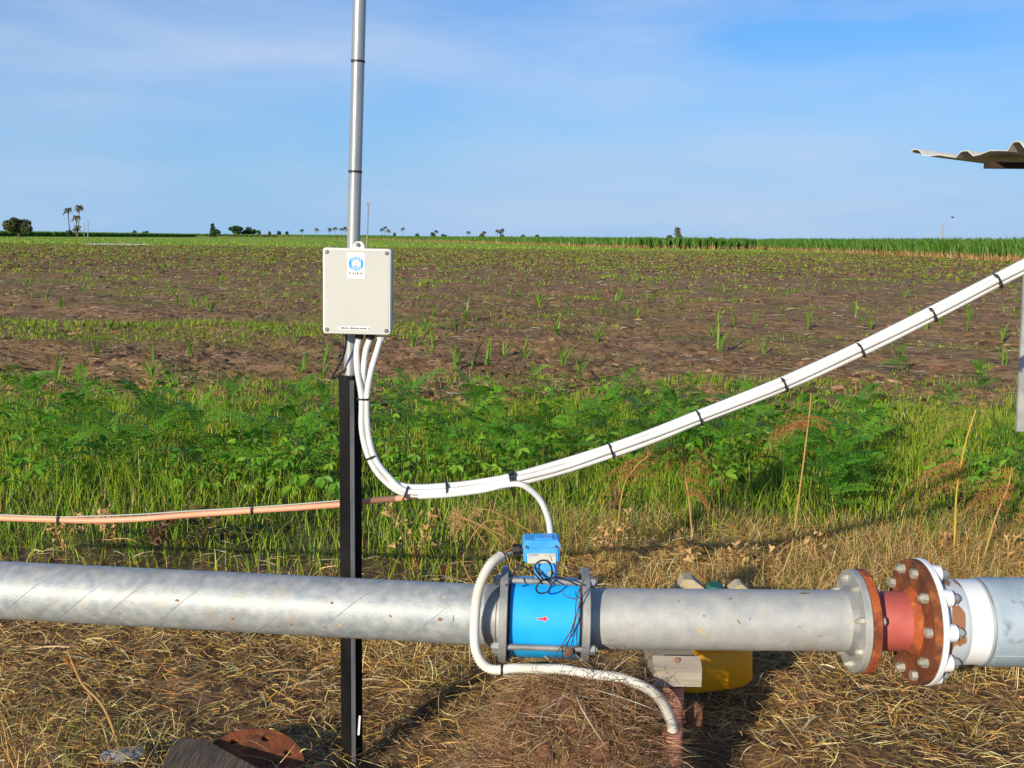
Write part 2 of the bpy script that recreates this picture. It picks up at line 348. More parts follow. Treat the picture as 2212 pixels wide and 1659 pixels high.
def thing(name, label, cat, loc=(0, 0, 0), group=None):
    o = bpy.data.objects.new(name, None); COL.objects.link(o); o.location = loc; o.empty_display_size = 0.05
    return tag(o, label, cat, group)
def frame_from(d):
    d = Vector(d).normalized(); q = Vector((0, 0, 1)); u = q.cross(d).normalized()   # u: horizontal across, v: up
    return d, u, d.cross(u)
def spline(pts, per=8):
    P = [Vector(p) for p in pts]; P = [2 * P[0] - P[1]] + P + [2 * P[-1] - P[-2]]; o = []
    for i in range(1, len(P) - 2):
        for k in range(per):
            t = k / per; a, b, c, d = P[i - 1:i + 3]
            o.append(0.5 * ((2 * b) + (c - a) * t + (2 * a - 5 * b + 4 * c - d) * t * t + (3 * b - a - 3 * c + d) * t ** 3))
    o.append(P[-2]); return o
def resample(pts, step):
    pts = [Vector(p) for p in pts]; o = [pts[0]]; acc = 0.0
    for a, b in zip(pts, pts[1:]):
        l = (b - a).length; t = step - acc
        while t <= l: o.append(a.lerp(b, t / l)); t += step
        acc = l - (t - step)
    o.append(pts[-1]); return o
def corrugated(mb, pts, r, pitch=0.0042, n=12, depth=0.10):
    q = resample(spline(pts, 12), pitch / 2); return mb.tube(q, [r if i % 2 else r * (1 - depth) for i in range(len(q))], n)
def hexnut(mb, c, d, r, h, stud=0.0):
    d, u, v = frame_from(d); c = Vector(c)
    poly = [c + (u * math.cos(k * math.pi / 3) + v * math.sin(k * math.pi / 3)) * r for k in range(6)]
    mb.prism(poly, d * h)
    if stud: mb.tube([c + d * h * .9, c + d * (h + stud)], r * .55, 8)
    return mb

def fast_mesh(name, V, F, mats, cols=None, smooth=False):
    """V (n,3), F (m,k) arrays; optional per-vertex colours"""
    me = bpy.data.meshes.new(name); V = np.ascontiguousarray(V, np.float32)
    groups = F if isinstance(F, list) else [F]
    loops = np.concatenate([g.ravel() for g in groups]).astype(np.int32)
    tot = np.concatenate([np.full(len(g), g.shape[1], np.int32) for g in groups])
    start = np.concatenate([[0], np.cumsum(tot)[:-1]]).astype(np.int32)
    me.vertices.add(len(V)); me.vertices.foreach_set('co', V.ravel())
    me.loops.add(len(loops)); me.loops.foreach_set('vertex_index', loops)
    me.polygons.add(len(tot)); me.polygons.foreach_set('loop_start', start); me.polygons.foreach_set('loop_total', tot)
    me.polygons.foreach_set('use_smooth', np.full(len(tot), smooth)); me.update(calc_edges=True)
    if cols is not None:
        a = me.color_attributes.new('Col', 'FLOAT_COLOR', 'POINT')
        c = np.ones((len(V), 4), np.float32); c[:, :3] = cols; a.data.foreach_set('color', c.ravel())
    for m in ([mats] if isinstance(mats, str) else mats): me.materials.append(MAT[m])
    return me

# ------------------------------------------------------------------ ground sheet
def grade(start, step, stages):                    # spacing that widens with distance
    a = [start]
    for lim, g in stages:
        while a[-1] < lim: a.append(a[-1] + step); step *= g
    return a
pos = grade(0.0, .055, ((5, 1.0), (26, 1.03), (5000, 1.14))); xs = np.array([-q for q in pos[:0:-1]] + pos)
ys = np.array([-40, -20, -10, -5, -2, 0, 1] + grade(1.6, .05, ((12, 1.0), (50, 1.014), (6000, 1.14))))
GX, GY = np.meshgrid(xs, ys); GZ = gz(GX, GY)
fade = np.clip((GY - 9.5) / 2, 0, 1) * np.clip((45 - GY) / 20, 0, 1)
GZ = GZ + np.abs(rng.normal(0, 0.026, GZ.shape)) * fade * np.clip(1.1 - (GX / np.maximum(GY, 1) - .02) * 2.2, .35, 1.1)
V = np.stack([GX.ravel(), GY.ravel(), GZ.ravel()], 1); nx = len(xs); ny = len(ys)
I = (np.arange(ny - 1)[:, None] * nx + np.arange(nx - 1)[None]).ravel()
tag(link('ground', fast_mesh('ground', V, np.stack([I, I + 1, I + nx + 1, I + nx], 1), 'ground', smooth=True)), kind='structure')

# ------------------------------------------------------------------ blade fields
def ribbons(spine, side, width, prof):
    """spine (n,s,3), side (n,3) unit, width (n,), prof (s,) relative width; the last level is a single tip vertex"""
    n, s, _ = spine.shape
    off = side[:, None, :] * (width[:, None, None] * np.asarray(prof)[None, :, None] * 0.5)
    Lf = spine - off; Rt = spine + off
    V = np.concatenate([np.stack([Lf[:, :-1], Rt[:, :-1]], 2).reshape(n, 2 * (s - 1), 3), spine[:, -1:]], 1)
    k = 2 * (s - 1) + 1; base = (np.arange(n) * k)[:, None]
    Q = [base + np.array([[2 * i, 2 * i + 1, 2 * i + 3, 2 * i + 2]]) for i in range(s - 2)]
    T = base + np.array([[2 * (s - 2), 2 * (s - 2) + 1, k - 1]])
    return V.reshape(-1, 3), ([np.concatenate(Q)] if Q else []) + [T], k
def joinF(parts):
    Vs, quads, tris, cols, o = [], [], [], [], 0
    for V, F, C in parts:
        for f in F: (quads if f.shape[1] == 4 else tris).append(f + o)
        Vs.append(V); cols.append(C); o += len(V)
    F = ([np.concatenate(quads)] if quads else []) + ([np.concatenate(tris)] if tris else [])
    return np.concatenate(Vs), F, np.concatenate(cols)
def grass(x, y, h, w, col, lean=0.45, segs=4, z0=0.0, tipcol=None, wind=None):
    n = len(x); z = gz(x, y) + z0; a = rng.uniform(0, 2 * np.pi, n)
    if wind is not None: a = wind + rng.normal(0, 0.9, n)
    ln = np.abs(rng.normal(lean, lean * .5, n)); t = np.linspace(0, 1, segs)
    d = np.stack([np.cos(a), np.sin(a), np.zeros(n)], 1)
    sp = np.stack([x, y, z], 1)[:, None, :] + (d[:, None, :] * (ln * h)[:, None, None]) * (t ** 1.7)[None, :, None]
    sp[:, :, 2] += h[:, None] * (t[None] - 0.35 * np.minimum(ln, 1.3)[:, None] * t[None] ** 2.4)
    b = a + np.pi / 2 + rng.normal(0, 0.7, n); side = np.stack([np.cos(b), np.sin(b), np.zeros(n)], 1)
    V, F, k = ribbons(sp, side, w, np.interp(t, [0, .4, 1], [0.7, 1, 0]))
    C = np.repeat(col, k, 0)
    return V, F, C
def strands(x, y, z, length, w, col, az=None, rise=0.10, curl=0.6, segs=5, droop=0.0, pitch=None):
    n = len(x); a = rng.uniform(0, 2 * np.pi, n) if az is None else az; t = np.linspace(0, 1, segs)
    cv = rng.normal(0, curl, n); r = rng.normal(0.0, rise, n) if pitch is None else pitch
    ang = a[:, None] + cv[:, None] * t[None] * 2; step = length[:, None] / (segs - 1)
    dx = np.cumsum(np.cos(ang) * step, 1); dy = np.cumsum(np.sin(ang) * step, 1)
    arch = rng.uniform(0, 0.12, n)[:, None] * length[:, None] * np.sin(np.pi * t)[None]
    sp = np.stack([x[:, None] + dx, y[:, None] + dy, z[:, None] + arch + (r * length)[:, None] * t[None] - droop * length[:, None] * t[None] ** 2], 2)
    g = gz(sp[:, :, 0], sp[:, :, 1]) + 0.004; sp[:, :, 2] = np.maximum(sp[:, :, 2], g + rng.uniform(0, 0.012, n)[:, None])
    b = a + np.pi / 2; tilt = rng.uniform(-.9, .9, n)
    side = np.stack([np.cos(b) * np.cos(tilt), np.sin(b) * np.cos(tilt), np.sin(tilt)], 1)
    V, F, k = ribbons(sp, side, w, np.interp(t, [0, .5, 1], [.9, 1, 0]))
    return V, F, np.repeat(col, k, 0)
def palette(n, cols, p=None, jit=0.18):
    c = np.asarray(cols, float)[rng.choice(len(cols), n, p=p)]
    return np.clip(c * rng.normal(1, jit, (n, 1)) * rng.normal(1, 0.06, (n, 3)), 0.004, 0.9)
def wedge(n, y0, y1, spread=0.62, power=1.0, pad=0.6):
    """points in the wedge of land ahead, evenly over angle; power -> 1/y fall-off with distance"""
    u = rng.random(n)
    y = y0 * (y1 / y0) ** u if power == 1.0 else y0 + (y1 - y0) * np.sqrt(u)
    x = rng.uniform(-1, 1, n) * (y * spread + pad); return x, y
def vnoise(x, y, s, seed=0):
    k = s; return (np.sin(x * k * 1.0 + 1.7 * np.sin(y * k * .8 + seed) + seed * 2.1) + np.sin(y * k * 1.3 + 1.3 * np.sin(x * k * .9 - seed) + seed)) * .5

# ================================================================== pipeline
PY = 2.744                                         # depth of the pipe line
PA = at(1262, 1336, PY)                            # meter outlet
PB = at(2300, 1344, PY)
AX = (PB - PA).normalized()
K = MMPX(PY)
def X_at(px, r=0.0):                               # distance along the right-hand axis from PA for a picture column, at radius r towards the viewer
    zc = PY / 0.9575 - r
    return ((px - CX) / FOC * zc - PA.x) / AX.x
LEFT_END = at(0, 1274, 2.925)
MI = at(1088, 1330, 2.748)                         # meter inlet
LD = (LEFT_END - MI).normalized()

# left galvanised pipe
t = thing('steel_pipe', 'long spiral-welded galvanised steel pipe running left from the blue meter', 'pipe', MI)
m = MB(); m.lathe(MI, LD, [(0.0, 0.084), (2.2, 0.084)], 56); m.build('barrel', 'galv_pipe', t)
m = MB(); m.lathe(MI + LD * 0.012, LD, [(0, 0.0845), (0, 0.088), (0.022, 0.088), (0.034, 0.0845)], 56, cap=False); m.build('weld_collar', 'galv_dull', t)
d_, u_, v_ = frame_from(LD)
for k, (s0_, a0_, a1_) in enumerate(((.20, -60, 35), (.46, -20, 60), (.62, -75, 10), (.93, -35, 62), (1.10, -15, 55), (1.22, -60, 50), (1.40, -30, 58), (1.62, -50, 60))):
    q = []
    for j in range(25):
        th_ = rad(a0_ + (a1_ - a0_) * j / 24); sgn = -1 if u_.y > 0 else 1
        q.append(MI + LD * (s0_ - .62 * (th_ / (2 * math.pi))) + (u_ * sgn * math.cos(th_) + v_ * math.sin(th_)) * .0838)
    m = MB(); m.tube(q, [.0004 + .0007 * math.sin(math.pi * j / 24) for j in range(25)], 6); m.build('weld_seam', 'galv_dull', t)
def spot(on, px, py, w, h, name, matn, tilt=0.0, lift=0.0845, d0=MI, dd=LD, label=None, parent=None):
    """a thin flake that follows the pipe surface"""
    d, u, v = frame_from(dd); dirv = ray(px, py).normalized(); rel = CAM - d0
    # ray / cylinder hit
    D = dirv - d * dirv.dot(d); R0 = rel - d * rel.dot(d)
    a = D.dot(D); b = 2 * D.dot(R0); c = R0.dot(R0) - lift ** 2; tt = (-b - math.sqrt(max(b * b - 4 * a * c, 0))) / (2 * a)
    P = CAM + dirv * tt; s0 = (P - d0).dot(d); n0 = (P - d0 - d * s0).normalized(); tau = d.cross(n0)
    m = MB(); pts = []
    for k in range(10):
        ang = k / 10 * 2 * math.pi; rr = random.uniform(.75, 1.1); a_, b_ = w * rr * math.cos(ang), h * rr * math.sin(ang)
        a_, b_ = a_ * math.cos(tilt) - b_ * math.sin(tilt), a_ * math.sin(tilt) + b_ * math.cos(tilt)
        al = b_ / lift; pts.append(d0 + d * (s0 + a_) + (n0 * math.cos(al) + tau * math.sin(al)) * lift)
    c_ = d0 + d * s0 + n0 * (lift + 0.0006)
    m.add(pts + [c_], [(k, (k + 1) % 10, 10) for k in range(10)], True)
    return m.build(name, matn, parent)
mat('stain_rust', (0.30, 0.15, 0.07), (0.20, 0.11, 0.06), rough=0.85, scale=80)
mat('stain_ochre', (0.55, 0.40, 0.22), (0.50, 0.41, 0.28), rough=0.8, scale=50)
spot(t, 951, 1338, 0.008, 0.006, 'rust_spot', 'stain_rust', parent=t)
spot(t, 979, 1336, 0.002, 0.010, 'scratch', 'stain_rust', parent=t)
spot(t, 848, 1249, 0.012, 0.003, 'rust_spot', 'stain_rust', parent=t, tilt=-.3)
spot(t, 383, 1297, 0.007, 0.004, 'rust_spot', 'stain_rust', parent=t)

rs_ = random.Random(3)
for k in range(12):
    px = rs_.uniform(60, 1000); spot(t, px, 1282 + px * .05 + rs_.uniform(-44, 44), rs_.uniform(.002, .009), rs_.uniform(.0015, .005), 'dirt_fleck', rs_.choice(('stain_rust', 'stain_ochre', 'galv_dull')), tilt=rs_.uniform(-1, 1), parent=t)
# right galvanised pipe with its end flange
XF = X_at(1840)
t = thing('steel_pipe', 'short plain galvanised steel pipe between blue meter and rusty flange', 'pipe', PA)
m = MB(); m.lathe(PA, AX, [(0.0, 0.084), (XF, 0.084)], 56); m.build('barrel', 'galv', t)
m = MB(); m.lathe(PA + AX * (XF - 0.016), AX, [(0, 0.084), (0.010, 0.092), (0.016, 0.097)], 48, cap=False); m.build('weld_collar', 'galv_dull', t)
m = MB(); m.lathe(PA + AX * XF, AX, [(0, 0.080), (0, 0.139), (0.002, 0.141), (0.018, 0.141), (0.020, 0.139), (0.020, 0.08)], 64, cap=False)
fl = m.build('flange', 'galv_pale', t)
spot(t, 1514, 1364, 0.024, 0.006, 'stain', 'stain_ochre', tilt=.6, d0=PA, dd=AX, parent=t)
spot(t, 1738, 1281, 0.016, 0.005, 'stain', 'stain_rust', d0=PA, dd=AX, parent=t)
spot(t, 1655, 1330, 0.004, 0.006, 'stain', 'stain_ochre', d0=PA, dd=AX, parent=t)
_, UX, VX = frame_from(AX)                         # UX points across (away from viewer or towards), VX up
def on_circle(d0, dist, r, ang, d=AX, u=UX, v=VX): # ang measured from straight-towards-viewer, upwards
    s = -1 if u.y > 0 else 1
    return d0 + d * dist + (u * s * math.cos(ang) + v * math.sin(ang)) * r
for k in range(8):
    a = rad(20 + 45 * k); c = on_circle(PA, XF, 0.117, a)
    m = MB(); hexnut(m, c, -AX, 0.0110, 0.012, 0.009 if k % 3 == 0 else 0.004); m.build('bolt', 'bolt', t)
    m = MB(); hexnut(m, on_circle(PA, XF + 0.045, 0.117, a), AX, 0.0125, 0.012); m.build('bolt', 'bolt', t)

for k in range(9):
    spot(t, rs_.uniform(1320, 1790), 1338 + rs_.uniform(-46, 46), rs_.uniform(.002, .008), rs_.uniform(.0015, .004), 'dirt_fleck', rs_.choice(('stain_rust', 'stain_ochre', 'galv_dull')), tilt=rs_.uniform(-1, 1), d0=PA, dd=AX, parent=t)
# red reducer spool
t = thing('pipe_spool', 'red painted pipe spool with two rusty bolted flanges', 'pipe spool', PA + AX * (XF + 0.03))
X2 = X_at(1971)
m = MB(); m.lathe(PA + AX * (XF + 0.0215), AX, [(0, 0.078), (0, 0.140), (0.002, 0.1425), (0.021, 0.1425), (0.0235, 0.140), (0.0235, 0.078)], 64, cap=False); m.build('flange', 'rust', t)
m = MB(); m.lathe(PA + AX * (XF + 0.02), AX, [(0, 0.082), (X2 - XF - 0.02, 0.082)], 48, cap=False); m.build('barrel', 'red_paint', t)
m = MB(); m.lathe(PA + AX * (X2 - 0.02), AX, [(0, 0.0825), (0.020, 0.098)], 48, cap=False); m.build('weld_fillet', 'rust', t)
m = MB(); m.lathe(PA + AX * X2, AX, [(0, 0.08), (0, 0.169), (0.002, 0.172), (0.020, 0.172), (0.022, 0.169), (0.022, 0.08)], 72, cap=False); m.build('flange', 'rust_dark', t)
for k in range(10):
    a = rad(9 + 36 * k); m = MB(); hexnut(m, on_circle(PA, X2, 0.146, a), -AX, 0.0140, 0.015, 0.008 if k % 2 else 0.0); m.build('bolt', 'bolt', t)

# white flange adaptor
X3 = X2 + 0.0235
t = thing('flange_adaptor', 'white flange adaptor with lugs, chipped paint and grey sleeve', 'pipe fitting', PA + AX * X3)
m = MB(); m.lathe(PA + AX * X3, AX, [(0, 0.09), (0, 0.172), (0.003, 0.174), (0.013, 0.174), (0.018, 0.168), (0.026, 0.140), (0.04, 0.118)], 72, cap=False); m.build('flange', 'white_clean', t)
for k in range(10):
    a = rad(9 + 36 * k); c = on_circle(PA, X3 + 0.010, 0.146, a)
    m = MB(); m.lathe(c, AX, [(0, 0.026), (0.030, 0.023), (0.034, 0.018)], 14); lug = m.build('lug', 'white_clean', t)
    rdir = (c - PA - AX * (X3 + 0.010)).normalized()
    m = MB(); R = Matrix((AX, rdir, AX.cross(rdir))).transposed(); m.box(c + AX * .008 - rdir * .022, (0.018, 0.04, 0.022), R, 0.003); m.build('web', 'white_paint', lug)
    m = MB(); hexnut(m, c + AX * 0.034, AX, 0.0145, 0.013, 0.006); m.build('bolt', 'galv_dull', t)
m = MB(); m.lathe(PA + AX * (X3 + 0.02), AX, [(0, 0.117), (0.03, 0.119), (0.07, 0.119), (0.080, 0.117)], 56, cap=False); m.build('sleeve', 'grey_paint', t)
X4 = X3 + 0.078
m = MB(); m.lathe(PA + AX * (X4 - 0.012), AX, [(0, 0.110), (0, 0.1175), (0.095, 0.1165), (0.095, 0.110)], 56, cap=False); m.build('collar', 'white_clean', t)

# large grey pipe with its riser
X5 = X4 + 0.078
t = thing('grey_pipe', 'large scuffed grey pipe with an upward branch at the right edge', 'pipe', PA + AX * X5)
m = MB(); m.lathe(PA + AX * X5, AX, [(0, 0.112), (0.0, 0.119), (0.02, 0.1225), (2.2, 0.1225)], 56); m.build('barrel', 'grey_pipe', t)
m = MB(); m.lathe(PA + AX * X5, AX, [(-.001, 0.118), (0.006, 0.1205), (0.010, 0.1205)], 56, cap=False); m.build('lip', 'galv_dull', t)
c = PA + AX * (X5 + 0.26); up = (Vector((0, 0, 1)) + AX * 0.55).normalized()
m = MB(); m.tube([c, c + up * 0.14, c + up * 1.3], [0.112, 0.108, 0.105], 40); m.build('branch', 'grey_pipe', t)
m = MB(); s0 = -1 if UX.y > 0 else 1
ln = [on_circle(PA, X5 + 0.01 + k * .09, 0.1230, rad(-27)) for k in range(11)]; m.tube(ln, 0.0022, 6); m.build('seam', 'grey_pipe', t)

# ================================================================== flow meter
MC = (MI + PA) / 2; MD = (PA - MI).normalized(); ML = (PA - MI).length
_, MU, MV = frame_from(MD)
def mc(dist, r, ang): return on_circle(MI, dist, r, ang, MD, MU, MV)
t = thing('flow_meter', 'bright blue electromagnetic flow meter clamped between two grey flanges', 'flow meter', MC)
m = MB(); m.lathe(MI, MD, [(0.014, 0.100), (0.014, 0.1095), (0.020, 0.1105), (ML - 0.020, 0.1105), (ML - 0.014, 0.1095), (ML - 0.014, 0.10)], 64, cap=False); body = m.build('body', 'blue', t)
for s0, nm in ((-0.010, 'flange'), (ML - 0.012, 'flange')):
    m = MB(); m.lathe(MI + MD * s0, MD, [(0, 0.080), (0, 0.137), (0.002, 0.139), (0.020, 0.139), (0.022, 0.137), (0.022, 0.080)], 64, cap=False); m.build(nm, 'galv_dull', t)
    m = MB(); m.lathe(MI + MD * (s0 + (0.0225 if s0 < 0 else -0.0065)), MD, [(0, 0.09), (0, 0.124), (0.006, 0.124), (0.006, 0.09)], 48, cap=False); m.build('gasket', 'black', t)
for k in range(4):
    a = rad(-20 + 91 * k)
    m = MB(); m.tube([mc(-0.03, 0.1235, a), mc(ML + 0.03, 0.1235, a)], 0.0085, 12); rod = m.build('tie_rod', 'galv_dull', t)
    for e, s in ((-0.010, -1), (ML + 0.010, 1)):
        m = MB(); hexnut(m, mc(e, 0.1235, a), MD * s, 0.015, 0.014); m.build('nut', 'galv_dull', rod)
# flow arrow printed on the body
def on_body(px, py, lift=0.1112):
    d, u, v = MD, MU, MV; dirv = ray(px, py).normalized(); rel = CAM - MI
    D = dirv - d * dirv.dot(d); R0 = rel - d * rel.dot(d)
    a = D.dot(D); b = 2 * D.dot(R0); c = R0.dot(R0) - lift ** 2
    return CAM + dirv * ((-b - math.sqrt(b * b - 4 * a * c)) / (2 * a))
def decal(px_pts, lift, faces=None):
    m = MB(); m.add([on_body(x, y, lift) for x, y in px_pts], faces or [tuple(range(len(px_pts)))]); return m
AR = [(1160, 1335), (1174, 1335), (1174, 1331), (1184, 1337), (1174, 1343), (1174, 1339), (1160, 1339), (1163, 1337)]
def grow(poly, k):
    cx = sum(p[0] for p in poly) / len(poly); cy = sum(p[1] for p in poly) / len(poly); return [(cx + (x - cx) * k[0], cy + (y - cy) * k[1]) for x, y in poly]
ARF = [(0, 1, 6, 7), (1, 2, 3), (1, 3, 5), (3, 4, 5), (5, 6, 1)]
ar = decal(grow(AR, (1.14, 1.3)), 0.1113, ARF).build('flow_arrow', 'plate', body); decal(AR, 0.1118, ARF).build('arrow_print', 'red_ink', body)
# clod and twigs caught on the lower rod
def clod_mesh(name, r, seed, sub=2, squash=(1, 1, 1)):
    rs = np.random.default_rng(seed); import bmesh
    bm = bmesh.new(); bmesh.ops.create_icosphere(bm, subdivisions=sub, radius=1)
    ph = rs.uniform(0, 6, 6)
    for v_ in bm.verts:
        c_ = v_.co; f = 1 + .22 * math.sin(3.1 * c_.x + ph[0]) * math.sin(2.7 * c_.y + ph[1]) + .15 * math.sin(5.3 * c_.z + ph[2] + 2 * c_.x) + rs.normal(0, .07)
        v_.co = Vector((c_.x * squash[0], c_.y * squash[1], c_.z * squash[2])) * (r * f)
    me = bpy.data.meshes.new(name); bm.to_mesh(me); bm.free(); return me
def clod(name, p, r, seed, matn, parent=None, squash=(1, 1, 1), sub=2):
    me = clod_mesh(name, r, seed, sub, squash); me.materials.append(MAT[matn]); o = link(name, me); o.location = p
    if parent: o.parent = parent; o.matrix_parent_inverse = Matrix.Translation(-parent.location)
    return o
tag(clod('mud_clod', mc(ML * 0.80, 0.141, rad(-19)), 0.013, 3, 'clay'), 'small brown mud clod stuck on the lower meter rod', 'clod')
tw = thing('dead_twig', 'thin dry dark twigs caught on the right side of the blue meter', 'twig', mc(ML * .8, .14, rad(-40)))
for p in ([(1262, 1250), (1246, 1290), (1241, 1340), (1228, 1385), (1202, 1440)], [(1258, 1262), (1250, 1330), (1244, 1420)], [(1246, 1295), (1222, 1288), (1212, 1275)],
          [(1240, 1345), (1228, 1372), (1190, 1428)], [(1252, 1300), (1238, 1372), (1246, 1445)], [(1236, 1360), (1215, 1395), (1214, 1440)]):
    pts = spline([at(x, y, 2.744 - 0.128) if y < 1400 else at(x, y, 2.625) for x, y in p], 5)
    m = MB(); m.tube(pts, [0.0018 * (1 - .6 * i / len(pts)) for i in range(len(pts))], 5); m.build('twig', 'dead_leaf', tw)
# terminal head
HY = 2.735
h0 = at(1130, 1207, HY); h1 = at(1208, 1207, HY); ht = at(1169, 1160, HY)
hw = (h1 - h0).length; hh = ht.z - h0.z; hc = (h0 + h1) / 2
hd = 0.082; RH = Matrix.Rotation(rad(-1.5), 3, 'Y')
head = thing('tmp', None, None); bpy.data.objects.remove(head)
m = MB(); m.box(hc + Vector((0, 0, hh * .36)), (hw, hd, hh * .72), RH, 0.006); hb = m.build('terminal_head', 'blue_head', t)
m = MB()
lid = [(-.5, -.5), (.5, -.5), (.5, .5), (-.5, .5)]
z1, z2, z3 = hh * .722, hh * .83, hh * 1.0
r1 = [hc + RH @ Vector((x * hw * 1.03, y * hd * 1.05, z1)) for x, y in lid]; r2 = [hc + RH @ Vector((x * hw * 1.03, y * hd * 1.05, z2)) for x, y in lid]
r3 = [hc + RH @ Vector((x * hw * .90, y * hd * .80, z3)) for x, y in lid]
m.rings([r1, r2, r3], True, False); m.build('lid', 'blue_head', hb)
m = MB(); m.box(hc + RH @ Vector((0.008, -hd * .1, hh * 1.0)), (0.05, 0.035, 0.006), RH, 0.002); m.build('lid_boss', 'blue_head', hb)
for sx in (-1, 1):
    m = MB(); m.lathe(hc + RH @ Vector((sx * hw * .40, -hd * .525, hh * .77)), (0, -1, 0), [(0, 0.0042), (0.003, 0.0042), (0.003, 0.0001)], 12); m.build('screw', 'screw', hb)
fy = -hd * .5 - 0.0012
m = MB(); m.box(hc + RH @ Vector((0.0, fy, hh * .235)), (hw * .78, 0.0016, hh * .44), RH); pl = m.build('rating_plate', 'plate', hb)
for k, (x0, wd) in enumerate(((-.22, .30), (-.27, .18))):
    m = MB(); m.box(hc + RH @ Vector((x0 * hw, fy - .0011, hh * (.40 - k * .06))), (wd * hw, 0.0006, 0.0012), RH); m.build('print_line', 'ink_blue' if k else 'ink', pl)
m = MB(); m.box(hc + RH @ Vector((.26 * hw, fy - .0011, hh * .235)), (0.0025, 0.0006, 0.017), RH @ Matrix.Rotation(rad(-18), 3, 'Y')); m.build('scratch', 'galv_dull', pl)
nb = at(1176, 1250, HY); ntp = at(1176, 1208, HY)
m = MB(); wN = (1200 - 1152) * K
m.rings([[ntp + Vector((x * wN * .5, y * .026, .004)) for x, y in ((-1, -1), (1, -1), (1, 1), (-1, 1))], [ntp.lerp(nb, .35) + Vector((x * wN * .47, y * .026, 0)) for x, y in ((-1, -1), (1, -1), (1, 1), (-1, 1))],
         [nb + Vector((x * wN * .40, y * .024, -.02)) for x, y in ((-1, -1), (1, -1), (1, 1), (-1, 1))]], True, False); nk = m.build('neck', 'blue_head', t)
for px in (1165, 1187):
    p = at(px, 1236, HY - .031); m = MB(); hexnut(m, p, (0, -1, 0), 0.0065, 0.008); m.build('bolt', 'bolt', nk)
gl = at(1125, 1187, HY)
m = MB(); m.tube([gl + Vector((.012, 0, 0)), gl + Vector((-.004, 0, 0))], 0.013, 14); m.tube([gl + Vector((-.003, 0, 0)), gl + Vector((-.022, 0, -.001))], 0.0165, 8, smooth=False); m.build('cable_gland', 'black', t)
for dy, mm, dz in ((-.004, 'orange_wire', .003), (.004, 'conduit', -.003), (-.003, 'conduit', -.005)):
    m = MB(); m.tube(spline([gl + Vector((-.02, dy, dz)), at(1098, 1191, HY - .02) + Vector((0, dy, dz)), at(1078, 1203, HY - .05) + Vector((0, dy, dz))], 6), 0.0028, 7); m.build('wire', mm, t)
# black sensor lead tied in loops round the neck
lead = [(1092, 1265), (1103, 1258), (1108, 1240), (1122, 1223), (1140, 1228), (1160, 1245), (1172, 1262), (1180, 1278)]
lead2 = [(1180, 1252), (1190, 1262), (1183, 1278), (1165, 1281), (1158, 1270), (1168, 1256), (1185, 1250), (1200, 1246), (1225, 1253), (1248, 1264)]
loop = [(1178, 1254), (1162, 1238), (1156, 1222), (1168, 1211), (1184, 1213), (1192, 1228), (1190, 1246), (1180, 1253)]
for pth, yy in ((lead[:7], PY - .118), (lead2, PY - .114), (loop, HY - .045)):
    m = MB(); m.tube(spline([at(x, y, yy + (0.03 if y < 1255 and yy < 2.65 else 0)) for x, y in pth], 6), 0.0024, 7); m.build('sensor_lead', 'black', t)

# wooden packer under the meter
wb = at(1168, 1430, PY)
m = MB(); m.box((wb.x, PY - .01, wb.z - .03), (0.055, 0.16, 0.085), None, 0.004); tag(m.build('wood_packer', 'fresh_wood'), 'small light brown wooden packer under the blue meter', 'wood block')

# thick corrugated conduit looping from the meter head to the ground
cpts = [(320, 215), (250, 270), (190, 370), (155, 480), (140, 620), (135, 760), (145, 860), (180, 940), (240, 985), (320, 992), (400, 983), (560, 986), (720, 988), (850, 1008), (950, 1026), (1040, 1032), (1150, 1056), (1260, 1095), (1340, 1140), (1400, 1200), (1440, 1270), (1468, 1340), (1480, 1400)]
cpx = [((1250 + x / 2.468) * .7855, (1440 + y / 2.468) * .7855) for x, y in cpts]
cy = [2.69, 2.66, 2.635, 2.625, 2.62, 2.615, 2.61, 2.60, 2.595, 2.59, 2.585, 2.575, 2.565, 2.555, 2.545, 2.54, 2.53, 2.52, 2.52, 2.53, 2.54, 2.55, 2.555]
CP = [at(x, y, yy) for (x, y), yy in zip(cpx, cy)]
t = thing('conduit_loop', 'thick white corrugated conduit looping under the blue meter to the ground', 'conduit', CP[10])
m = MB(); corrugated(m, CP, 0.0142, 0.0072, 14, 0.20); m.build('corrugated_hose', 'conduit_dirty', t)
m = MB(); m.tube([CP[9] + Vector((-.003, 0, 0)), CP[9] + Vector((.003, 0, 0))], 0.0152, 14); m.build('cable_tie', 'black', t)

# ================================================================== star picket, mast, enclosure
pb = at(761, 1640, 2.865); pt_ = at(757, 812, 2.865)
t = thing('star_picket', 'black steel star picket driven into the straw behind the pipe', 'post', pb)
dz = (pt_ - pb); R3 = Matrix.Identity(3)
def picket_poly(s=1.0):                            # Y-section: flat flange to the left, rib towards the viewer's right
    out_ = []
    for ang in (168, 285, 40):
        a = rad(ang); d = Vector((math.cos(a), math.sin(a), 0)); n_ = Vector((-d.y, d.x, 0))
        out_.append((d, n_))
    out_ = sorted(out_, key=lambda q: math.atan2(q[0].y, q[0].x)); P = []
    for d, n_ in out_:
        P += [d * .0335 * s - n_ * .003, d * .0335 * s + n_ * .003]
        k = out_.index((d, n_)); d2, n2 = out_[(k + 1) % 3]; P.append((d + d2).normalized() * .0065)
    return P
poly = picket_poly()
m = MB(); m.rings([[pb + p + Vector((0, 0, -.15)) for p in poly], [pb + p for p in poly], [pt_ + p for p in poly]], True, False); m.build('shaft', 'picket', t)
m = MB()
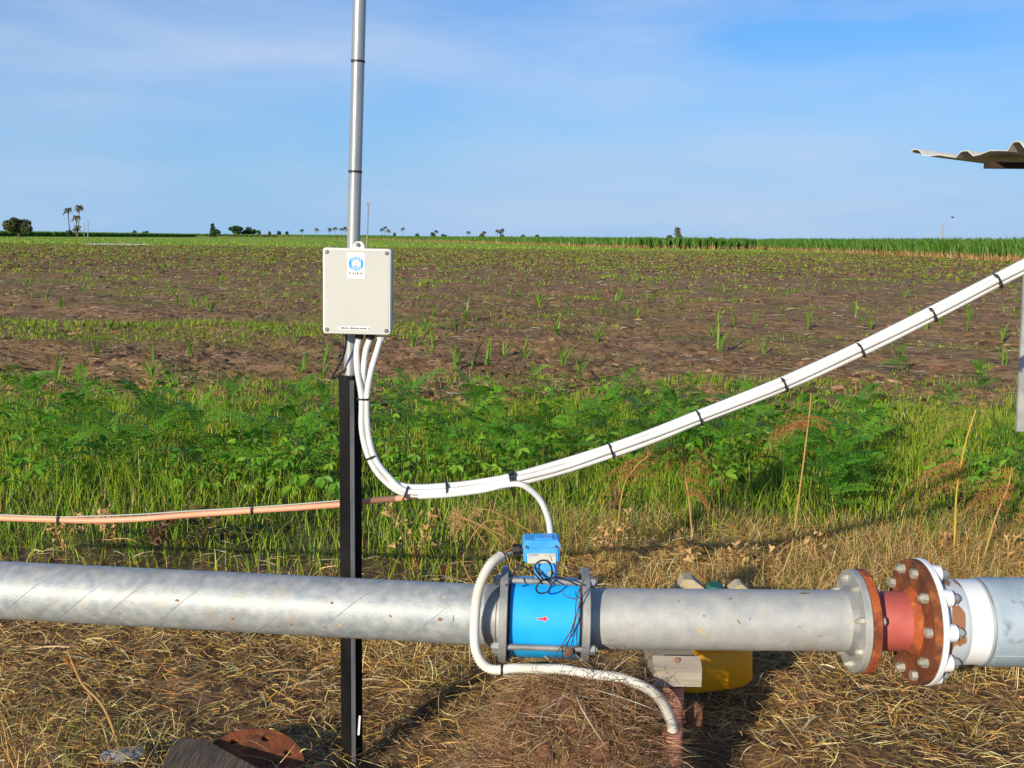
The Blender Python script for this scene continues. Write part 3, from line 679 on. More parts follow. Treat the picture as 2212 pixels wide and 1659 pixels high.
for k in range(11):
    c = pb.lerp(pt_, .08 + .085 * k) + Vector((math.cos(rad(40)), math.sin(rad(40)), 0)) * .0285
    m = MB(); m.lathe(c + Vector((-.002, -.0046, 0)), (-.4, -.9, 0), [(0, .0028), (.0012, .0028), (.0012, .0001)], 8); m.build('wire_hole', 'screw_dark', t)
mat('sunlit_grey', (0.075, 0.080, 0.085), (0.15, 0.155, 0.16), rough=0.5, scale=30, stretch=(1, 1, .3), lo=.3, hi=.7)  # lighter grey puts the sunlit stripe of the front rib into the colour
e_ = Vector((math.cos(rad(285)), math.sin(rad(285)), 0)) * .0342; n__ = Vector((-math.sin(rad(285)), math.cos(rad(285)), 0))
m = MB(); m.rings([[q + e_ - n__ * .0062, q + e_ + n__ * .0062, q + e_ * .93 + n__ * .0055, q + e_ * .93 - n__ * .0055] for q in (pb + Vector((0, 0, -.1)), pb.lerp(pt_, .993))], True, False); m.build('sunlit_edge', 'sunlit_grey', t)
wt = at(776, 1567, 2.825)
m = MB(); m.box(wt, (0.006, 0.002, 0.06), Matrix.Rotation(rad(4), 3, 'Y'), .0005); m.build('white_flake', 'white_clean', t)

mt = at(782, -220, 2.905); ml = at(756, 830, 2.905)
t = thing('mast_pipe', 'tall galvanised mast pipe rising behind the cream box out of frame', 'mast', ml)
m = MB(); m.tube([ml + (ml - mt).normalized() * .25, ml, mt], 0.0182, 28); m.build('barrel', 'galv_mast', t)
for py in (133, 371):
    for k in range(1):
        f = (at(778, py, 2.905).z - ml.z) / (mt.z - ml.z); c = ml.lerp(mt, f); dd = (mt - ml).normalized()
        m = MB(); m.tube([c - dd * .003, c + dd * .003], 0.0196, 24); tie = m.build('cable_tie', 'black', t)
        m = MB(); m.box(c + Vector((-.012, -.0165, 0)), (.006, .005, .007)); m.build('tie_head', 'black', tie)

# enclosure
BY = 2.79                                          # front face of the lid
c00 = at(695.5, 721, BY); c10 = at(842.5, 723.5, BY); c01 = at(699, 534, BY); c11 = at(846.5, 538.5, BY)
BC = (c00 + c10 + c01 + c11) / 4
ex = ((c10 - c00) + (c11 - c01)).normalized(); ez = ((c01 - c00) + (c11 - c10)).normalized(); ez = (ez - ex * ez.dot(ex)).normalized(); ey = ez.cross(ex)
BW = ((c10 - c00).length + (c11 - c01).length) / 2; BH = ((c01 - c00).length + (c11 - c10).length) / 2
RB = Matrix((ex, ey, ez)).transposed()
def bp_(x, z, d=0.0): return BC + ex * x + ez * z + ey * d     # d>0 into the box
def bpx(px, py): p = at(px, py, BY) - BC; return p.dot(ex), p.dot(ez)
t = thing('sensor_enclosure', 'cream plastic sensor box with logo sticker mounted on the mast', 'electrical box', BC - ez * BH / 2)
def rrect(w_, h_, r, n=6):
    P = []
    for cx, cz, a0 in ((w_ / 2 - r, h_ / 2 - r, 0), (-w_ / 2 + r, h_ / 2 - r, 90), (-w_ / 2 + r, -h_ / 2 + r, 180), (w_ / 2 - r, -h_ / 2 + r, 270)):
        for k in range(n + 1): a = rad(a0 + 90 * k / n); P.append((cx + r * math.cos(a), cz + r * math.sin(a)))
    return P
def slab(parts, name, mm, parent):                 # list of (w,h,r,depth) rings
    m = MB(); m.rings([[bp_(x, z, d) for x, z in rrect(w_, h_, r)] for w_, h_, r, d in parts], True, False); return m.build(name, mm, parent)
slab([(BW - .004, BH - .004, .008, 0.028), (BW - .006, BH - .006, .008, 0.084)], 'body', 'galv_pale', t)
lid = slab([(BW - .005, BH - .005, .008, 0.0), (BW, BH, .009, 0.003), (BW, BH, .009, 0.026)], 'lid', 'box_rim', t)
slab([(BW - .011, BH - .011, .007, -0.0012), (BW - .009, BH - .009, .007, 0.002)], 'lid_panel', 'cream_box', lid)
for sx in (-1, 1):
    for sz in (-1, 1):
        q = bp_(sx * (BW / 2 - .0115), sz * (BH / 2 - .0115), -.0012)
        m = MB(); m.lathe(q, -ey, [(0, .0055), (.0008, .0055), (.0008, .0035)], 16); sc = m.build('screw_recess', 'screw_dark', lid)
        m = MB(); m.lathe(q, -ey, [(0.0004, .0038), (.0014, .0036), (.0016, .0001)], 14); m.build('screw', 'screw', lid)
lx, lz = bpx(772, 534)
m = MB(); pl_ = [(-.016, -.004), (.016, -.004), (.016, .004), (.011, .013), (.004, .016), (-.006, .015), (-.014, .008)]
m.prism([bp_(lx + x, lz + z, .018) for x, z in pl_], ey * .006); m.build('mounting_lug', 'box_rim', t)
m = MB(); hexnut(m, bp_(lx - .002, lz + .007, .018), -ey, .0062, .006, .003); m.build('lug_bolt', 'screw', t)
# logo sticker
def quad_px(x0, y0, x1, y1, d, name, mm, parent):
    a = bpx(x0, y0); b = bpx(x1, y1); m = MB()
    m.prism([bp_(x, z, d) for x, z in ((a[0], b[1]), (b[0], b[1]), (b[0], a[1]), (a[0], a[1]))], ey * .0004); return m.build(name, mm, parent)
stk = quad_px(750.5, 545.5, 788, 602, -.0018, 'logo_sticker', 'white_sticker', lid)
ox, oz = bpx(769.3, 569.5); RL = 15.6 * K * .985
def disc_stripe(xa, xb, za, zb, d, name, mm):      # piece of a disc between columns xa..xb (units of radius), clipped za..zb
    m = MB(); n = 10; top = []; bot = []
    for k in range(n + 1):
        x = xa + (xb - xa) * k / n; y = math.sqrt(max(0, 1 - x * x))
        top.append((x, min(y, zb(x) if callable(zb) else zb))); bot.append((x, max(-y, za(x) if callable(za) else za)))
    P = [bp_(ox + x * RL, oz + z * RL, d) for x, z in top + bot]
    F = [(k, k + 1, n + 1 + k + 1, n + 1 + k) for k in range(n)]
    m.add(P, F); return m.build(name, mm, stk)
disc_stripe(-1, -.60, -2, 2, -.0023, 'logo_segment', 'ink_blue'); disc_stripe(.62, 1, -2, 2, -.0023, 'logo_segment', 'ink_blue')
# outline of the land in the middle of the logo (upper and lower border)
ux = [-.62, -.45, -.28, -.1, .05, .12, .25, .32, .45, .62]; uz = [.10, .26, .42, .50, .46, .34, .50, .44, .25, .08]
lz_ = [-.12, -.30, -.22, -.16, -.20, -.30, -.36, -.42, -.34, -.10]
upper = lambda x: float(np.interp(x, ux, uz)); lower = lambda x: float(np.interp(x, ux, lz_))
for k in range(6):
    xa = -.50 + k * .185; xb = xa + .098
    disc_stripe(xa, xb, upper, 2, -.0023, 'logo_stripe', 'ink_blue'); disc_stripe(xa, xb, -2, lower, -.0023, 'logo_stripe', 'ink_blue')
def letters(txt, px, py, size, width, mm, parent, name):
    cu = bpy.data.curves.new(name, 'FONT'); cu.body = txt; cu.size = size; cu.align_x = 'CENTER'; cu.align_y = 'CENTER'; cu.extrude = 0.0001; cu.resolution_u = 2; cu.offset = size * .022
    o = bpy.data.objects.new(name, cu); me = bpy.data.meshes.new_from_object(o); bpy.data.objects.remove(o)
    co = np.zeros(len(me.vertices) * 3); me.vertices.foreach_get('co', co); co = co.reshape(-1, 3)
    co[:, 0] -= (co[:, 0].min() + co[:, 0].max()) / 2; co[:, 1] -= (co[:, 1].min() + co[:, 1].max()) / 2
    co[:, 0] *= width / (co[:, 0].max() - co[:, 0].min())
    x, z = bpx(px, py); W_ = np.array([list(bp_(x + a, z + b, -.0026 - c)) for a, b, c in co]); me.vertices.foreach_set('co', W_.ravel()); me.update()
    me.materials.clear(); me.materials.append(MAT[mm]); return link(name, me, parent)
letters('C S I R O', 768.8, 590.5, 0.0082, 28.5 * K, 'ink', stk, 'logo_letters')
nst = quad_px(731, 704.5, 800, 713.5, -.0018, 'name_label', 'white_sticker', lid)
letters('WRON- SENSOR NODE 12', 767, 709, 0.0062, 62 * K, 'ink', nst, 'label_letters')
# glands
GLP = []
for px, mm, rr, dp in ((770.5, 'black', .0115, .05), (795.5, 'black', .0125, .045), (819, 'conduit', .0125, .04)):
    x, z = bpx(px, 724); p = bp_(x, -BH / 2 + .003, dp); m = MB()
    m.tube([p, p - ez * .006], rr * .9, 14); m.tube([p - ez * .005, p - ez * .016], rr * 1.08, 8, smooth=False); m.tube([p - ez * .015, p - ez * .021], rr * .85, 14)
    m.build('cable_gland', mm, t); GLP.append(p - ez * .015)
ap = [(748, 722), (747, 745), (742, 768), (728, 796), (719, 812), (722, 817), (737, 806), (750, 794), (757, 780)]
m = MB(); m.tube(spline([at(x, y, 2.85 + .006 * i) for i, (x, y) in enumerate(ap)], 6), 0.0030, 8); m.build('antenna_lead', 'black', t)

# ================================================================== white conduit bundle
def perp_path(cpts_, off, ydepth):                  # shift a picture path sideways
    o = []
    for i, (x, y) in enumerate(cpts_):
        a = cpts_[max(i - 1, 0)]; b = cpts_[min(i + 1, len(cpts_) - 1)]; l = math.hypot(b[0] - a[0], b[1] - a[1]); nx_, ny_ = -(b[1] - a[1]) / l, (b[0] - a[0]) / l
        o.append(at(x + nx_ * off[i], y + ny_ * off[i], ydepth[i]))
    return o
main = [(787, 861), (788, 930), (803, 988), (834, 1032), (880, 1062), (966, 1059), (1038, 1050), (1108, 1037), (1210, 1010), (1320, 973), (1415, 939), (1510, 901), (1693, 830), (1858, 755), (2013, 679), (2153, 606), (2300, 533), (2500, 430), (3400, -30)]
yd = [2.80, 2.80, 2.80, 2.80, 2.79, 2.785, 2.78, 2.775, 2.77, 2.765, 2.76, 2.755, 2.74, 2.72, 2.70, 2.68, 2.66, 2.64, 2.58]
t = thing('conduit_bundle', 'bundle of white corrugated conduits swooping from the cream box to the right', 'conduit', at(880, 1062, 2.79))
n_ = len(main); CR = 0.0092
offs = [([5.8] * 4 + [5.0] * 3 + [9.2] * (n_ - 7), [0] * 4 + [.016] * 3 + [.012] * (n_ - 7)), ([-6.2] * 4 + [0.0] * (n_ - 4), [.002] * n_), ([0] * 4 + [-9.6] * (n_ - 4), [.016] * n_)]
tops = {0: [GLP[0], at(770.5, 760, 2.835), at(772, 800, 2.82)], 1: [GLP[2], at(814, 760, 2.82), at(801, 805, 2.81)], 2: [GLP[1], at(790, 760, 2.83), at(785, 810, 2.825)]}
PATHS = []
for k, (of, dy) in enumerate(offs):
    pp = tops[k] + perp_path(main, [q + random.uniform(-1.1, 1.1) for q in of], [q + e for q, e in zip(yd, dy)]); PATHS.append(pp)
    m = MB(); corrugated(m, pp, CR, 0.0052, 10, 0.15); m.build('conduit', 'conduit', t)
# fourth conduit joins from the meter head and runs along the underside
mh = at(1186, 1160, HY + .03)
br = [at(1199, 1245, HY + .055), at(1197, 1205, HY + .06), at(1190, 1160, HY + .055), at(1184, 1120, 2.78), at(1168, 1082, 2.772), at(1145, 1058, 2.765), at(1122, 1046, 2.762), at(1090, 1048, 2.768)]
tail = perp_path(main[4:8], [9.5] * 4, [q - .006 for q in yd[4:8]])
m = MB(); corrugated(m, br + [tail[2], tail[1], tail[0] + Vector((.03, 0, 0))], CR, 0.0052, 10, 0.15); m.build('conduit', 'conduit', t)
pp = perp_path(main[7:], [3.0] * (n_ - 7), [q + .030 for q in yd[7:]])
m = MB(); corrugated(m, pp, CR * .96, 0.0052, 10, 0.15); m.build('conduit', 'conduit', t)
def tie(px, py, hw_, hd_, Y, tx, ty, parent, wd=0.0040):
    """strap round a bundle; (tx,ty) the run of the bundle in the picture"""
    c = at(px, py, Y); a = (at(px + tx, py + ty, Y) - c).normalized(); u = Vector((0, 1, 0)); v = a.cross(u).normalized(); rings = []
    P = [(hw_ * math.copysign(abs(math.cos(q)) ** .6, math.cos(q)), hd_ * math.copysign(abs(math.sin(q)) ** .6, math.sin(q))) for q in [2 * math.pi * k / 20 for k in range(20)]]
    m = MB(); m.rings([[c + v * x + u * y + a * s for x, y in P] for s in (-wd / 2, wd / 2)], True, False); o = m.build('cable_tie', 'black', parent)
    m = MB(); m.box(c + v * (hw_ * random.choice((-1, 1)) * .9) + u * (-hd_ * .6), (.005, .005, .005)); m.build('tie_head', 'black', o)
for px, py, hw_, tx, ty in ((785, 861, .0178, 0, 1), (798, 988, .0178, .4, 1), (877, 1063, .0205, 1, .35), (966, 1058, .0210, 1, -.08), (1103, 1036, .0215, 1, -.2), (1108, 1035, .0215, 1, -.2), (1113, 1034, .0215, 1, -.2),
                           (1320, 974, .0212, 1, -.35), (1510, 902, .0212, 1, -.4), (1693, 831, .0212, 1, -.42), (1858, 756, .0212, 1, -.47), (2013, 680, .0212, 1, -.49), (2153, 607, .0212, 1, -.5)):
    Y = float(np.interp(px, [m_[0] for m_ in main[1:]], yd[1:])); tie(px, py, hw_ * Y / 2.79,   .0250 if px > 870 else .019, Y + (.012 if px > 870 else .006), tx, ty, t)

# orange conduit with a thin grey cable strapped along it
op = [(893, 1071), (858, 1077), (805, 1081), (760, 1088), (640, 1097), (545, 1103), (400, 1113), (300, 1121), (200, 1124.5), (127, 1123), (0, 1119), (-250, 1108), (-1100, 1085)]
oy = [2.815, 2.85, 2.905, 2.93, 2.935, 2.94, 2.945, 2.95, 2.955, 2.96, 2.97, 2.99, 3.05]
OP = [at(x, y, q) for (x, y), q in zip(op, oy)]
t = thing('orange_conduit', 'thin orange conduit strung along the grass left of the black post', 'conduit', OP[5])
m = MB(); m.tube(spline(OP, 8), 0.0088, 14); m.build('tube', 'orange_pvc', t)
m = MB(); m.tube(spline(OP[1:3], 4), 0.0094, 14); m.build('brown_joint', 'brown_tape', t)  # brown coupling sleeve on the orange tube
cab = [(760, 1079), (640, 1089), (545, 1096), (460, 1101), (400, 1104.5), (300, 1111), (200, 1115), (127, 1116.5), (0, 1112), (-250, 1101), (-1100, 1078)]
m = MB(); m.tube(spline([at(x, y, q - .004) for (x, y), q in zip(cab, [2.93, 2.935, 2.94, 2.942, 2.945, 2.95, 2.955, 2.96, 2.97, 2.99, 3.05])], 8), 0.0022, 7); m.build('thin_cable', 'grey_cable', t)
for px, py, Y in ((127, 1120, 2.96), (545, 1101, 2.94)): tie(px, py, .0130, .0115, Y, 1, -.04, t, .0065)

# ================================================================== supports, can, clutter
bx = at(1462, 1443, 2.66)
t = thing('timber_cradle', 'weathered timber cradle block carrying the pipe on a stake', 'wood block', bx)
xl, xr = at(1412, 1460, 2.62).x, at(1516, 1460, 2.62).x; zt = 0.418; zb = at(1460, 1483, 2.62).z; zm = at(1460, 1445, 2.62).z
m = MB(); m.prism([(xl, 2.62, zb), (xl, 2.62, zm), (xl, 2.655, zm + .022), (xl, 2.665, zt - .004), (xl, 2.83, zt - .004), (xl, 2.83, zb)], (xr - xl, 0, 0)); m.build('block', 'timber_block', t)
m = MB(); hexnut(m, at(1462, 1426, 2.642), (0, -1, .3), .008, .006); m.build('bolt_head', 'stain_rust', t)
p1 = at(1455, 1478, 2.70); p2 = Vector((p1.x + .006, 2.70, -.12))
m = MB(); m.tube([p1, p1.lerp(p2, .5), p2], [.030, .028, .022], 18); tag(m.build('stake', 'pink_pvc'), 'pinkish stake under the timber cradle block', 'stake')
q1 = at(1452, 1580, 2.555); q2 = Vector((q1.x - .02, 2.53, -.1))
m = MB(); m.tube([q1, q1.lerp(q2, .4), q2], [.027, .031, .032], 20); t2 = m.build('conduit_riser', 'pink_pvc'); tag(t2, 'dusty pink riser pipe swallowed by roots where the white conduit ends', 'pipe')
tag(clod('clay_lump', at(1494, 1545, 2.70), 0.034, 9, 'clay', squash=(.8, .9, 1.2)), 'reddish clay lump beside the pinkish stake', 'clod')
for k, (px, py, Y, r) in enumerate(((1100, 1540, 2.52, .020), (1240, 1545, 2.46, .022), (1180, 1590, 2.42, .020), (1300, 1600, 2.42, .024), (1400, 1620, 2.42, .018), (1120, 1620, 2.42, .018), (1280, 1490, 2.54, .020), (1160, 1490, 2.56, .020), (1190, 1505, 2.55, .016), (1330, 1510, 2.52, .018), (1265, 1452, 2.60, .020), (1360, 1560, 2.46, .018), (1215, 1462, 2.62, .017), (1140, 1465, 2.62, .015))):
    p = at(px, py, Y); p.z = float(gz(p.x, p.y)) + .012; r *= 1.25
    tag(clod('clay_lump', p, r, 20 + k, 'clay'), 'reddish clay crumb half buried in the root mat below the meter', 'clod', 'clay crumbs in the root mat')

# yellow jerrycan
jl, jr = at(1452, 1450, 3.22), at(1632, 1450, 3.22); jb = at(1560, 1497, 3.22).z; jt = .355
jc = Vector(((jl.x + jr.x) / 2, 3.34, jb)); jw = jr.x - jl.x
t = thing('jerrycan', 'grimy yellow plastic jerrycan with green cap lying behind the pipe', 'jerrycan', jc)
RJ = Matrix.Rotation(rad(-3), 3, 'Y') @ Matrix.Rotation(rad(10), 3, 'Z')
def jring(w_, d_, z, r=.06): return [jc + RJ @ Vector((x, y, z)) for x, y in rrect(w_, d_, r, 4)]
H = jt - jb
m = MB(); m.rings([jring(jw * .92, .21, 0), jring(jw, .24, .02), jring(jw, .24, H * .45), jring(jw * .975, .235, H * .47), jring(jw * .975, .235, H * .52), jring(jw, .24, H * .54), jring(jw, .24, H * .84), jring(jw * .9, .20, H * .97)], True, True); m.build('body', 'yellow_can', t)
m = MB(); m.rings([jring(jw * .90, .20, H * .968), jring(jw * .7, .16, H * 1.05), jring(jw * .62, .14, H * 1.06)], True, True); m.build('shoulder', 'faded_can', t)
kc = at(1543, 1272, 3.30)
m = MB(); m.tube([kc + Vector((0, 0, -.07)), kc + Vector((0, 0, -.012))], .022, 16); m.build('neck', 'faded_can', t)
m = MB(); m.lathe(kc + Vector((0, 0, -.018)), (0.05, -.1, 1), [(0, .030), (.028, .030), (.034, .026), (.034, .0001)], 20); m.build('cap', 'green_cap', t)
m = MB(); m.prism([at(1584, 1285, 3.27), at(1578, 1278, 3.27), at(1596, 1264, 3.27), at(1604, 1263, 3.27), at(1624, 1279, 3.27), at(1630, 1290, 3.27)], (0.0, .06, .0)); m.build('handle_end', 'faded_can', t)
m = MB(); m.prism([at(1462, 1290, 3.27), at(1466, 1268, 3.27), at(1478, 1252, 3.27), at(1498, 1253, 3.27), at(1520, 1270, 3.27), at(1526, 1290, 3.27)], (0.0, .07, .0)); m.build('torn_flap', 'faded_can', t)

# rusty blank flange and old timber in the front
TZ = 0.135
def lerp2(a, b, k): return (a[0] + (b[0] - a[0]) * k, a[1] + (b[1] - a[1]) * k)
tp = [G(376, 1594, TZ), G(442, 1597, TZ)]; tq = [G(348, 1659, TZ), G(556, 1659, TZ)]
tp4 = [tp[0], tp[1], tp[1] + (tq[1] - tp[1]) * 2.4, tp[0] + (tq[0] - tp[0]) * 2.4]
m = MB(); m.prism([p + Vector((0, 0, -.0)) for p in tp4], (0, 0, -.18)); tag(m.build('old_timber', 'old_timber'), 'dark weathered timber offcut lying at the front beside the rusty flange', 'timber')
fc = at(541, 1660, 2.70); nrm = Vector((.10, -.34, 1)).normalized(); fu = nrm.cross(Vector((0, 1, 0))).normalized(); fv = nrm.cross(fu)
t = thing('rusty_flange', 'rusty round blank flange with bolt holes propped on the dark timber', 'flange', fc)
m = MB(); n = 64; R_ = .150; HR = .0125; holes = [rad(38 + 45 * k) for k in range(8)]
# ring of the plate, with real holes: build as sectors between inner and outer rims
def fp(r, a, d=0.0): return fc + (fu * math.cos(a) + fv * math.sin(a)) * r + nrm * d
rb = R_ * .76
for side_, d in ((1, 0.0), (-1, -.02)):
    for h in holes:
        cxy = (rb * math.cos(h), rb * math.sin(h)); nh = 12
        inner = [(cxy[0] + HR * math.cos(h + 2 * math.pi * k / nh), cxy[1] + HR * math.sin(h + 2 * math.pi * k / nh)) for k in range(nh)]
        outer = []
        for k in range(nh):
            q = 2 * math.pi * k / nh; rr_ = min(max(rb + .062 * math.cos(q), .0), R_); rr_ = R_ if math.cos(q) > .45 else (R_ * .45 if math.cos(q) < -.45 else rb); th = h + max(-1, min(1, math.sin(q) * 1.15)) * rad(22.5)
            outer.append((rr_ * math.cos(th), rr_ * math.sin(th)))
        P = [fc + fu * x + fv * y + nrm * d for x, y in inner + outer]
        m.add(P, [(k, (k + 1) % nh, nh + (k + 1) % nh, nh + k) for k in range(nh)])
        if side_ == 1: m.add([fc + fu * x + fv * y for x, y in inner] + [fc + fu * x + fv * y - nrm * .02 for x, y in inner], [(k, (k + 1) % nh, nh + (k + 1) % nh, nh + k) for k in range(nh)], True)
    m.add([fp(R_ * .46, 2 * math.pi * k / 32, d) for k in range(32)], [tuple(range(32))])
m.rings([[fp(R_, 2 * math.pi * k / n, dd) for k in range(n)] for dd in (0, -.02)], False, True)
m.build('plate', 'rust_dark', t)
sp_ = G(255, 1642, .06); tag(clod('stone', sp_, .06, 31, 'stone', squash=(1.1, .8, .6)), 'pale grey stone half hidden in the front left grass', 'stone')

# ================================================================== shed corner
def rc(cx, cy): return ((2450 + cx / 6.044) * .7855, (360 + cy / 6.044) * .7855)
prof = [(330, 352), (345, 318), (385, 298), (455, 300), (490, 330), (545, 398), (640, 408), (800, 388), (930, 408), (1075, 432), (1150, 345), (1215, 320), (1280, 322), (1375, 405), (1480, 380), (1640, 318), (1780, 314), (1935, 322), (2010, 195), (2070, 165), (2150, 170), (2260, 320), (2450, 330), (2700, 300), (2800, 190), (2950, 190), (3050, 330), (3400, 330), (3900, 250)]
t = thing('shed_roof', 'corner of a cream corrugated shed roof jutting in at top right', 'roof', at(2300, 330, 4.3))
A = []; 
for cx, cy_ in prof:
    x, y = rc(cx, cy_); A.append(at(x, y, float(np.interp(cx, [330, 2200, 3900], [4.35, 3.75, 3.3]))))
ext = Vector((1.9, 1.15, -.07)); m = MB(); nn_ = len(A)
m.add(A + [p + ext for p in A], [(i, i + 1, nn_ + i + 1, nn_ + i) for i in range(nn_ - 1)], False)
sh = m.build('roof_sheet', 'roof_cream', t); so = sh.modifiers.new('thick', 'SOLIDIFY'); so.thickness = .004; so.offset = -1
b0 = at(*rc(1640, 565), 4.0); bt = at(*rc(1640, 515), 4.0); bb = at(*rc(1640, 612), 4.0); hB = bt.z - bb.z
e2 = at(*rc(3900, 500), 3.5) - b0; e2.z = at(*rc(2212, 548), 4.0).z - b0.z + .01
m = MB(); m.prism([b0 + Vector((0, 0, hB / 2)), b0 + Vector((0, .05, hB / 2)), b0 + Vector((0, .05, -hB / 2)), b0 + Vector((0, 0, -hB / 2))], Vector((1.1, -.05, .0))); m.build('batten', 'dark_timber', t)
m = MB(); m.box((3.15, 4.35, .92), (.09, .09, 1.9), None, .004); m.build('support_post', 'dark_timber', t)
d0 = at(2204, 932, 3.55); d1 = at(2219, 640, 3.55); d2 = d0 + (d1 - d0) * ((1.84 - d0.z) / (d1.z - d0.z))
t = thing('downpipe', 'galvanised metal upright with dark red edge hanging at the right border', 'post', d0)
m = MB(); wv = Vector((.0125, 0, 0)); dv = Vector((0, .012, 0))
m.rings([[p - wv, p + wv, p + wv + dv, p - wv + dv] for p in (d0, d2)], True, False); m.build('face', 'galv_pale', t)
m = MB(); m.rings([[p + wv + Vector((.001, .002, 0)), p + wv + Vector((.009, .01, 0)), p + wv + Vector((.009, .05, 0)), p + wv + Vector((.001, .05, 0))] for p in (d0 + Vector((0, 0, .006)), d2)], True, False); m.build('edge', 'dark_red', t)

# ================================================================== ground cover (too many to count)
STRAW = [(0.80, 0.50, 0.17), (0.88, 0.68, 0.34), (0.64, 0.34, 0.090), (0.30, 0.15, 0.050), (0.72, 0.50, 0.21), (0.44, 0.37, 0.075)]
SP = [.28, .14, .24, .14, .12, .08]
def keep_off(x, y):                                # leave the root heap and hollow to their own cover
    return ((x - .19) / .30) ** 2 + ((y - 2.60) / .30) ** 2 > 1
# flattened straw under and behind the pipe
x, y = wedge(150000, 2.25, 5.5, .60, 0); k = keep_off(x, y); x, y = x[k], y[k]; n = len(x)
dens = .5 + .5 * vnoise(x, y, 5.0, 1); k = rng.random(n) < np.clip(.35 + dens, 0, 1) * np.clip(1 - (y - 3.9 - np.clip((x + .25) * 1.05, 0, 1.05)) * 1.5, .04, 1); x, y = x[k], y[k]; n = len(x)
hol = np.exp(-(((x - .56) / .22) ** 2 + ((y - 2.55) / .40) ** 2)); k = rng.random(n) > np.minimum(hol * 1.25, .94); x, y = x[k], y[k]; n = len(x)
z = gz(x, y) + rng.random(n) ** 2 * .055
sel = rng.random(n)
c1 = palette(n, STRAW, SP, .22)
az = rng.choice([0, np.pi], n) + rng.normal(0, 1.15, n)
P1 = strands(x, y, z, rng.uniform(.02, .11, n), rng.uniform(.0010, .0030, n), c1, az=az, rise=.28, curl=.6)
# heavier stalks
n = 520; x, y = wedge(n, 2.4, 4.9, .6, 0); P2 = strands(x, y, gz(x, y) + rng.uniform(.01, .05, n), rng.uniform(.06, .20, n), rng.uniform(.004, .008, n), palette(n, [(0.76, 0.56, 0.28), (0.62, 0.40, 0.16), (0.80, 0.62, 0.36)], None, .15), az=rng.choice([0, np.pi], n) + rng.normal(0, .5, n), rise=.08, curl=.12)
# springy dry tufts standing in the straw
x, y = wedge(52000, 2.3, 5.5, .62, 0); n = len(x)
d = vnoise(x, y, 3.1, 4) + .5 * vnoise(x, y, 8, 2) + np.clip((y - 3.6) * .8, -.5, 1.0) * np.clip((x + .35) * 1.4, -.6, 1) + np.clip((x - .8) * .8, -.1, .7) + np.clip((-.6 - x) * 1.3, -.1, 1.0) * (y < 3)
k = (d > .25 + rng.random(n) * .6) & keep_off(x, y) & ((np.abs(x - .54) > .17) | (y > 3.0)); x, y = x[k], y[k]; n = len(x)
olive = rng.random((n, 1)) < np.where((x < -.7) & (y < 3.1), .45, .22)[:, None]
c = np.where(olive, palette(n, [(0.22, 0.22, 0.05), (0.30, 0.25, 0.07), (0.17, 0.20, 0.035)]), palette(n, STRAW, SP, .2))
P3 = grass(x, y, rng.uniform(.05, .17, n) * np.clip(.6 + .25 * y, .9, 1.6) * .8, rng.uniform(.0018, .0036, n), c, lean=.95, segs=5)
V, F, C = joinF([P1, P2, P3]); tag(link('straw_litter', fast_mesh('straw_litter', V, F, 'straw', C)), 'matted dry straw and dead grass round the pipe', 'straw', kind='stuff')

# fine root mat over the heap below the meter
n = 17000; th = rng.uniform(0, 2 * np.pi, n); r = np.sqrt(rng.random(n)) * .34
x = .19 + r * np.cos(th); y = 2.58 + r * np.sin(th) * .95
c = palette(n, [(0.44, 0.25, 0.11), (0.28, 0.15, 0.065), (0.56, 0.38, 0.20), (0.14, 0.07, 0.04), (0.68, 0.52, 0.32)], [.34, .26, .2, .14, .06], .2)
k = (x < .40) | (rng.random(n) < .12); x, y, c = x[k], y[k], c[k]; n = len(x)
R1 = strands(x, y, gz(x, y) + rng.random(n) ** 1.5 * .045, rng.uniform(.03, .13, n), rng.uniform(.0009, .0023, n), c, az=rng.uniform(0, 6.28, n), rise=.25, curl=.8, segs=6)
n = 260; th = rng.uniform(0, 2 * np.pi, n); r = rng.random(n) * .32; x = .19 + r * np.cos(th); y = 2.52 + r * np.sin(th)
R2 = strands(x, y, gz(x, y) + rng.random(n) * .05 + .01, rng.uniform(.08, .20, n), rng.uniform(.002, .0036, n), palette(n, [(0.62, 0.50, 0.34), (0.52, 0.38, 0.22), (0.22, 0.13, 0.08), (0.16, 0.10, 0.07)]), rise=.3, curl=.5, segs=8)
n = 110; x = rng.normal(.43, .03, n); y = rng.normal(2.535, .03, n)
R3 = strands(x, y, rng.uniform(.02, .22, n), rng.uniform(.08, .2, n), rng.uniform(.0009, .0018, n), palette(n, [(0.42, 0.30, 0.18), (0.56, 0.42, 0.26), (0.22, 0.13, 0.08)]), pitch=rng.normal(-1.1, .6, n), curl=.6, segs=7)
n = 300; q = rng.integers(11, 19, n); cp_ = np.array([list(p) for p in CP]); x = cp_[q, 0] + rng.normal(0, .03, n); y = cp_[q, 1] - .012 + rng.normal(0, .012, n)
R4 = strands(x, y, cp_[q, 2] + rng.normal(.0, .022, n), rng.uniform(.03, .10, n), rng.uniform(.0009, .0018, n), palette(n, [(0.24, 0.13, 0.07), (0.40, 0.25, 0.13), (0.12, 0.07, 0.045)]), pitch=rng.normal(-.7, .6, n), curl=.5, segs=6)
n = 1800; th = rng.uniform(0, 2 * np.pi, n); r = np.sqrt(rng.random(n)) * .34; x = .19 + r * np.cos(th); y = 2.58 + r * np.sin(th) * .95
k = x < .40; x, y = x[k], y[k]; n = len(x)
R5 = grass(x, y, rng.uniform(.02, .07, n), rng.uniform(.0012, .0026, n), palette(n, [(0.44, 0.27, 0.12), (0.30, 0.17, 0.08), (0.60, 0.42, 0.22)]), lean=1.1, segs=5)
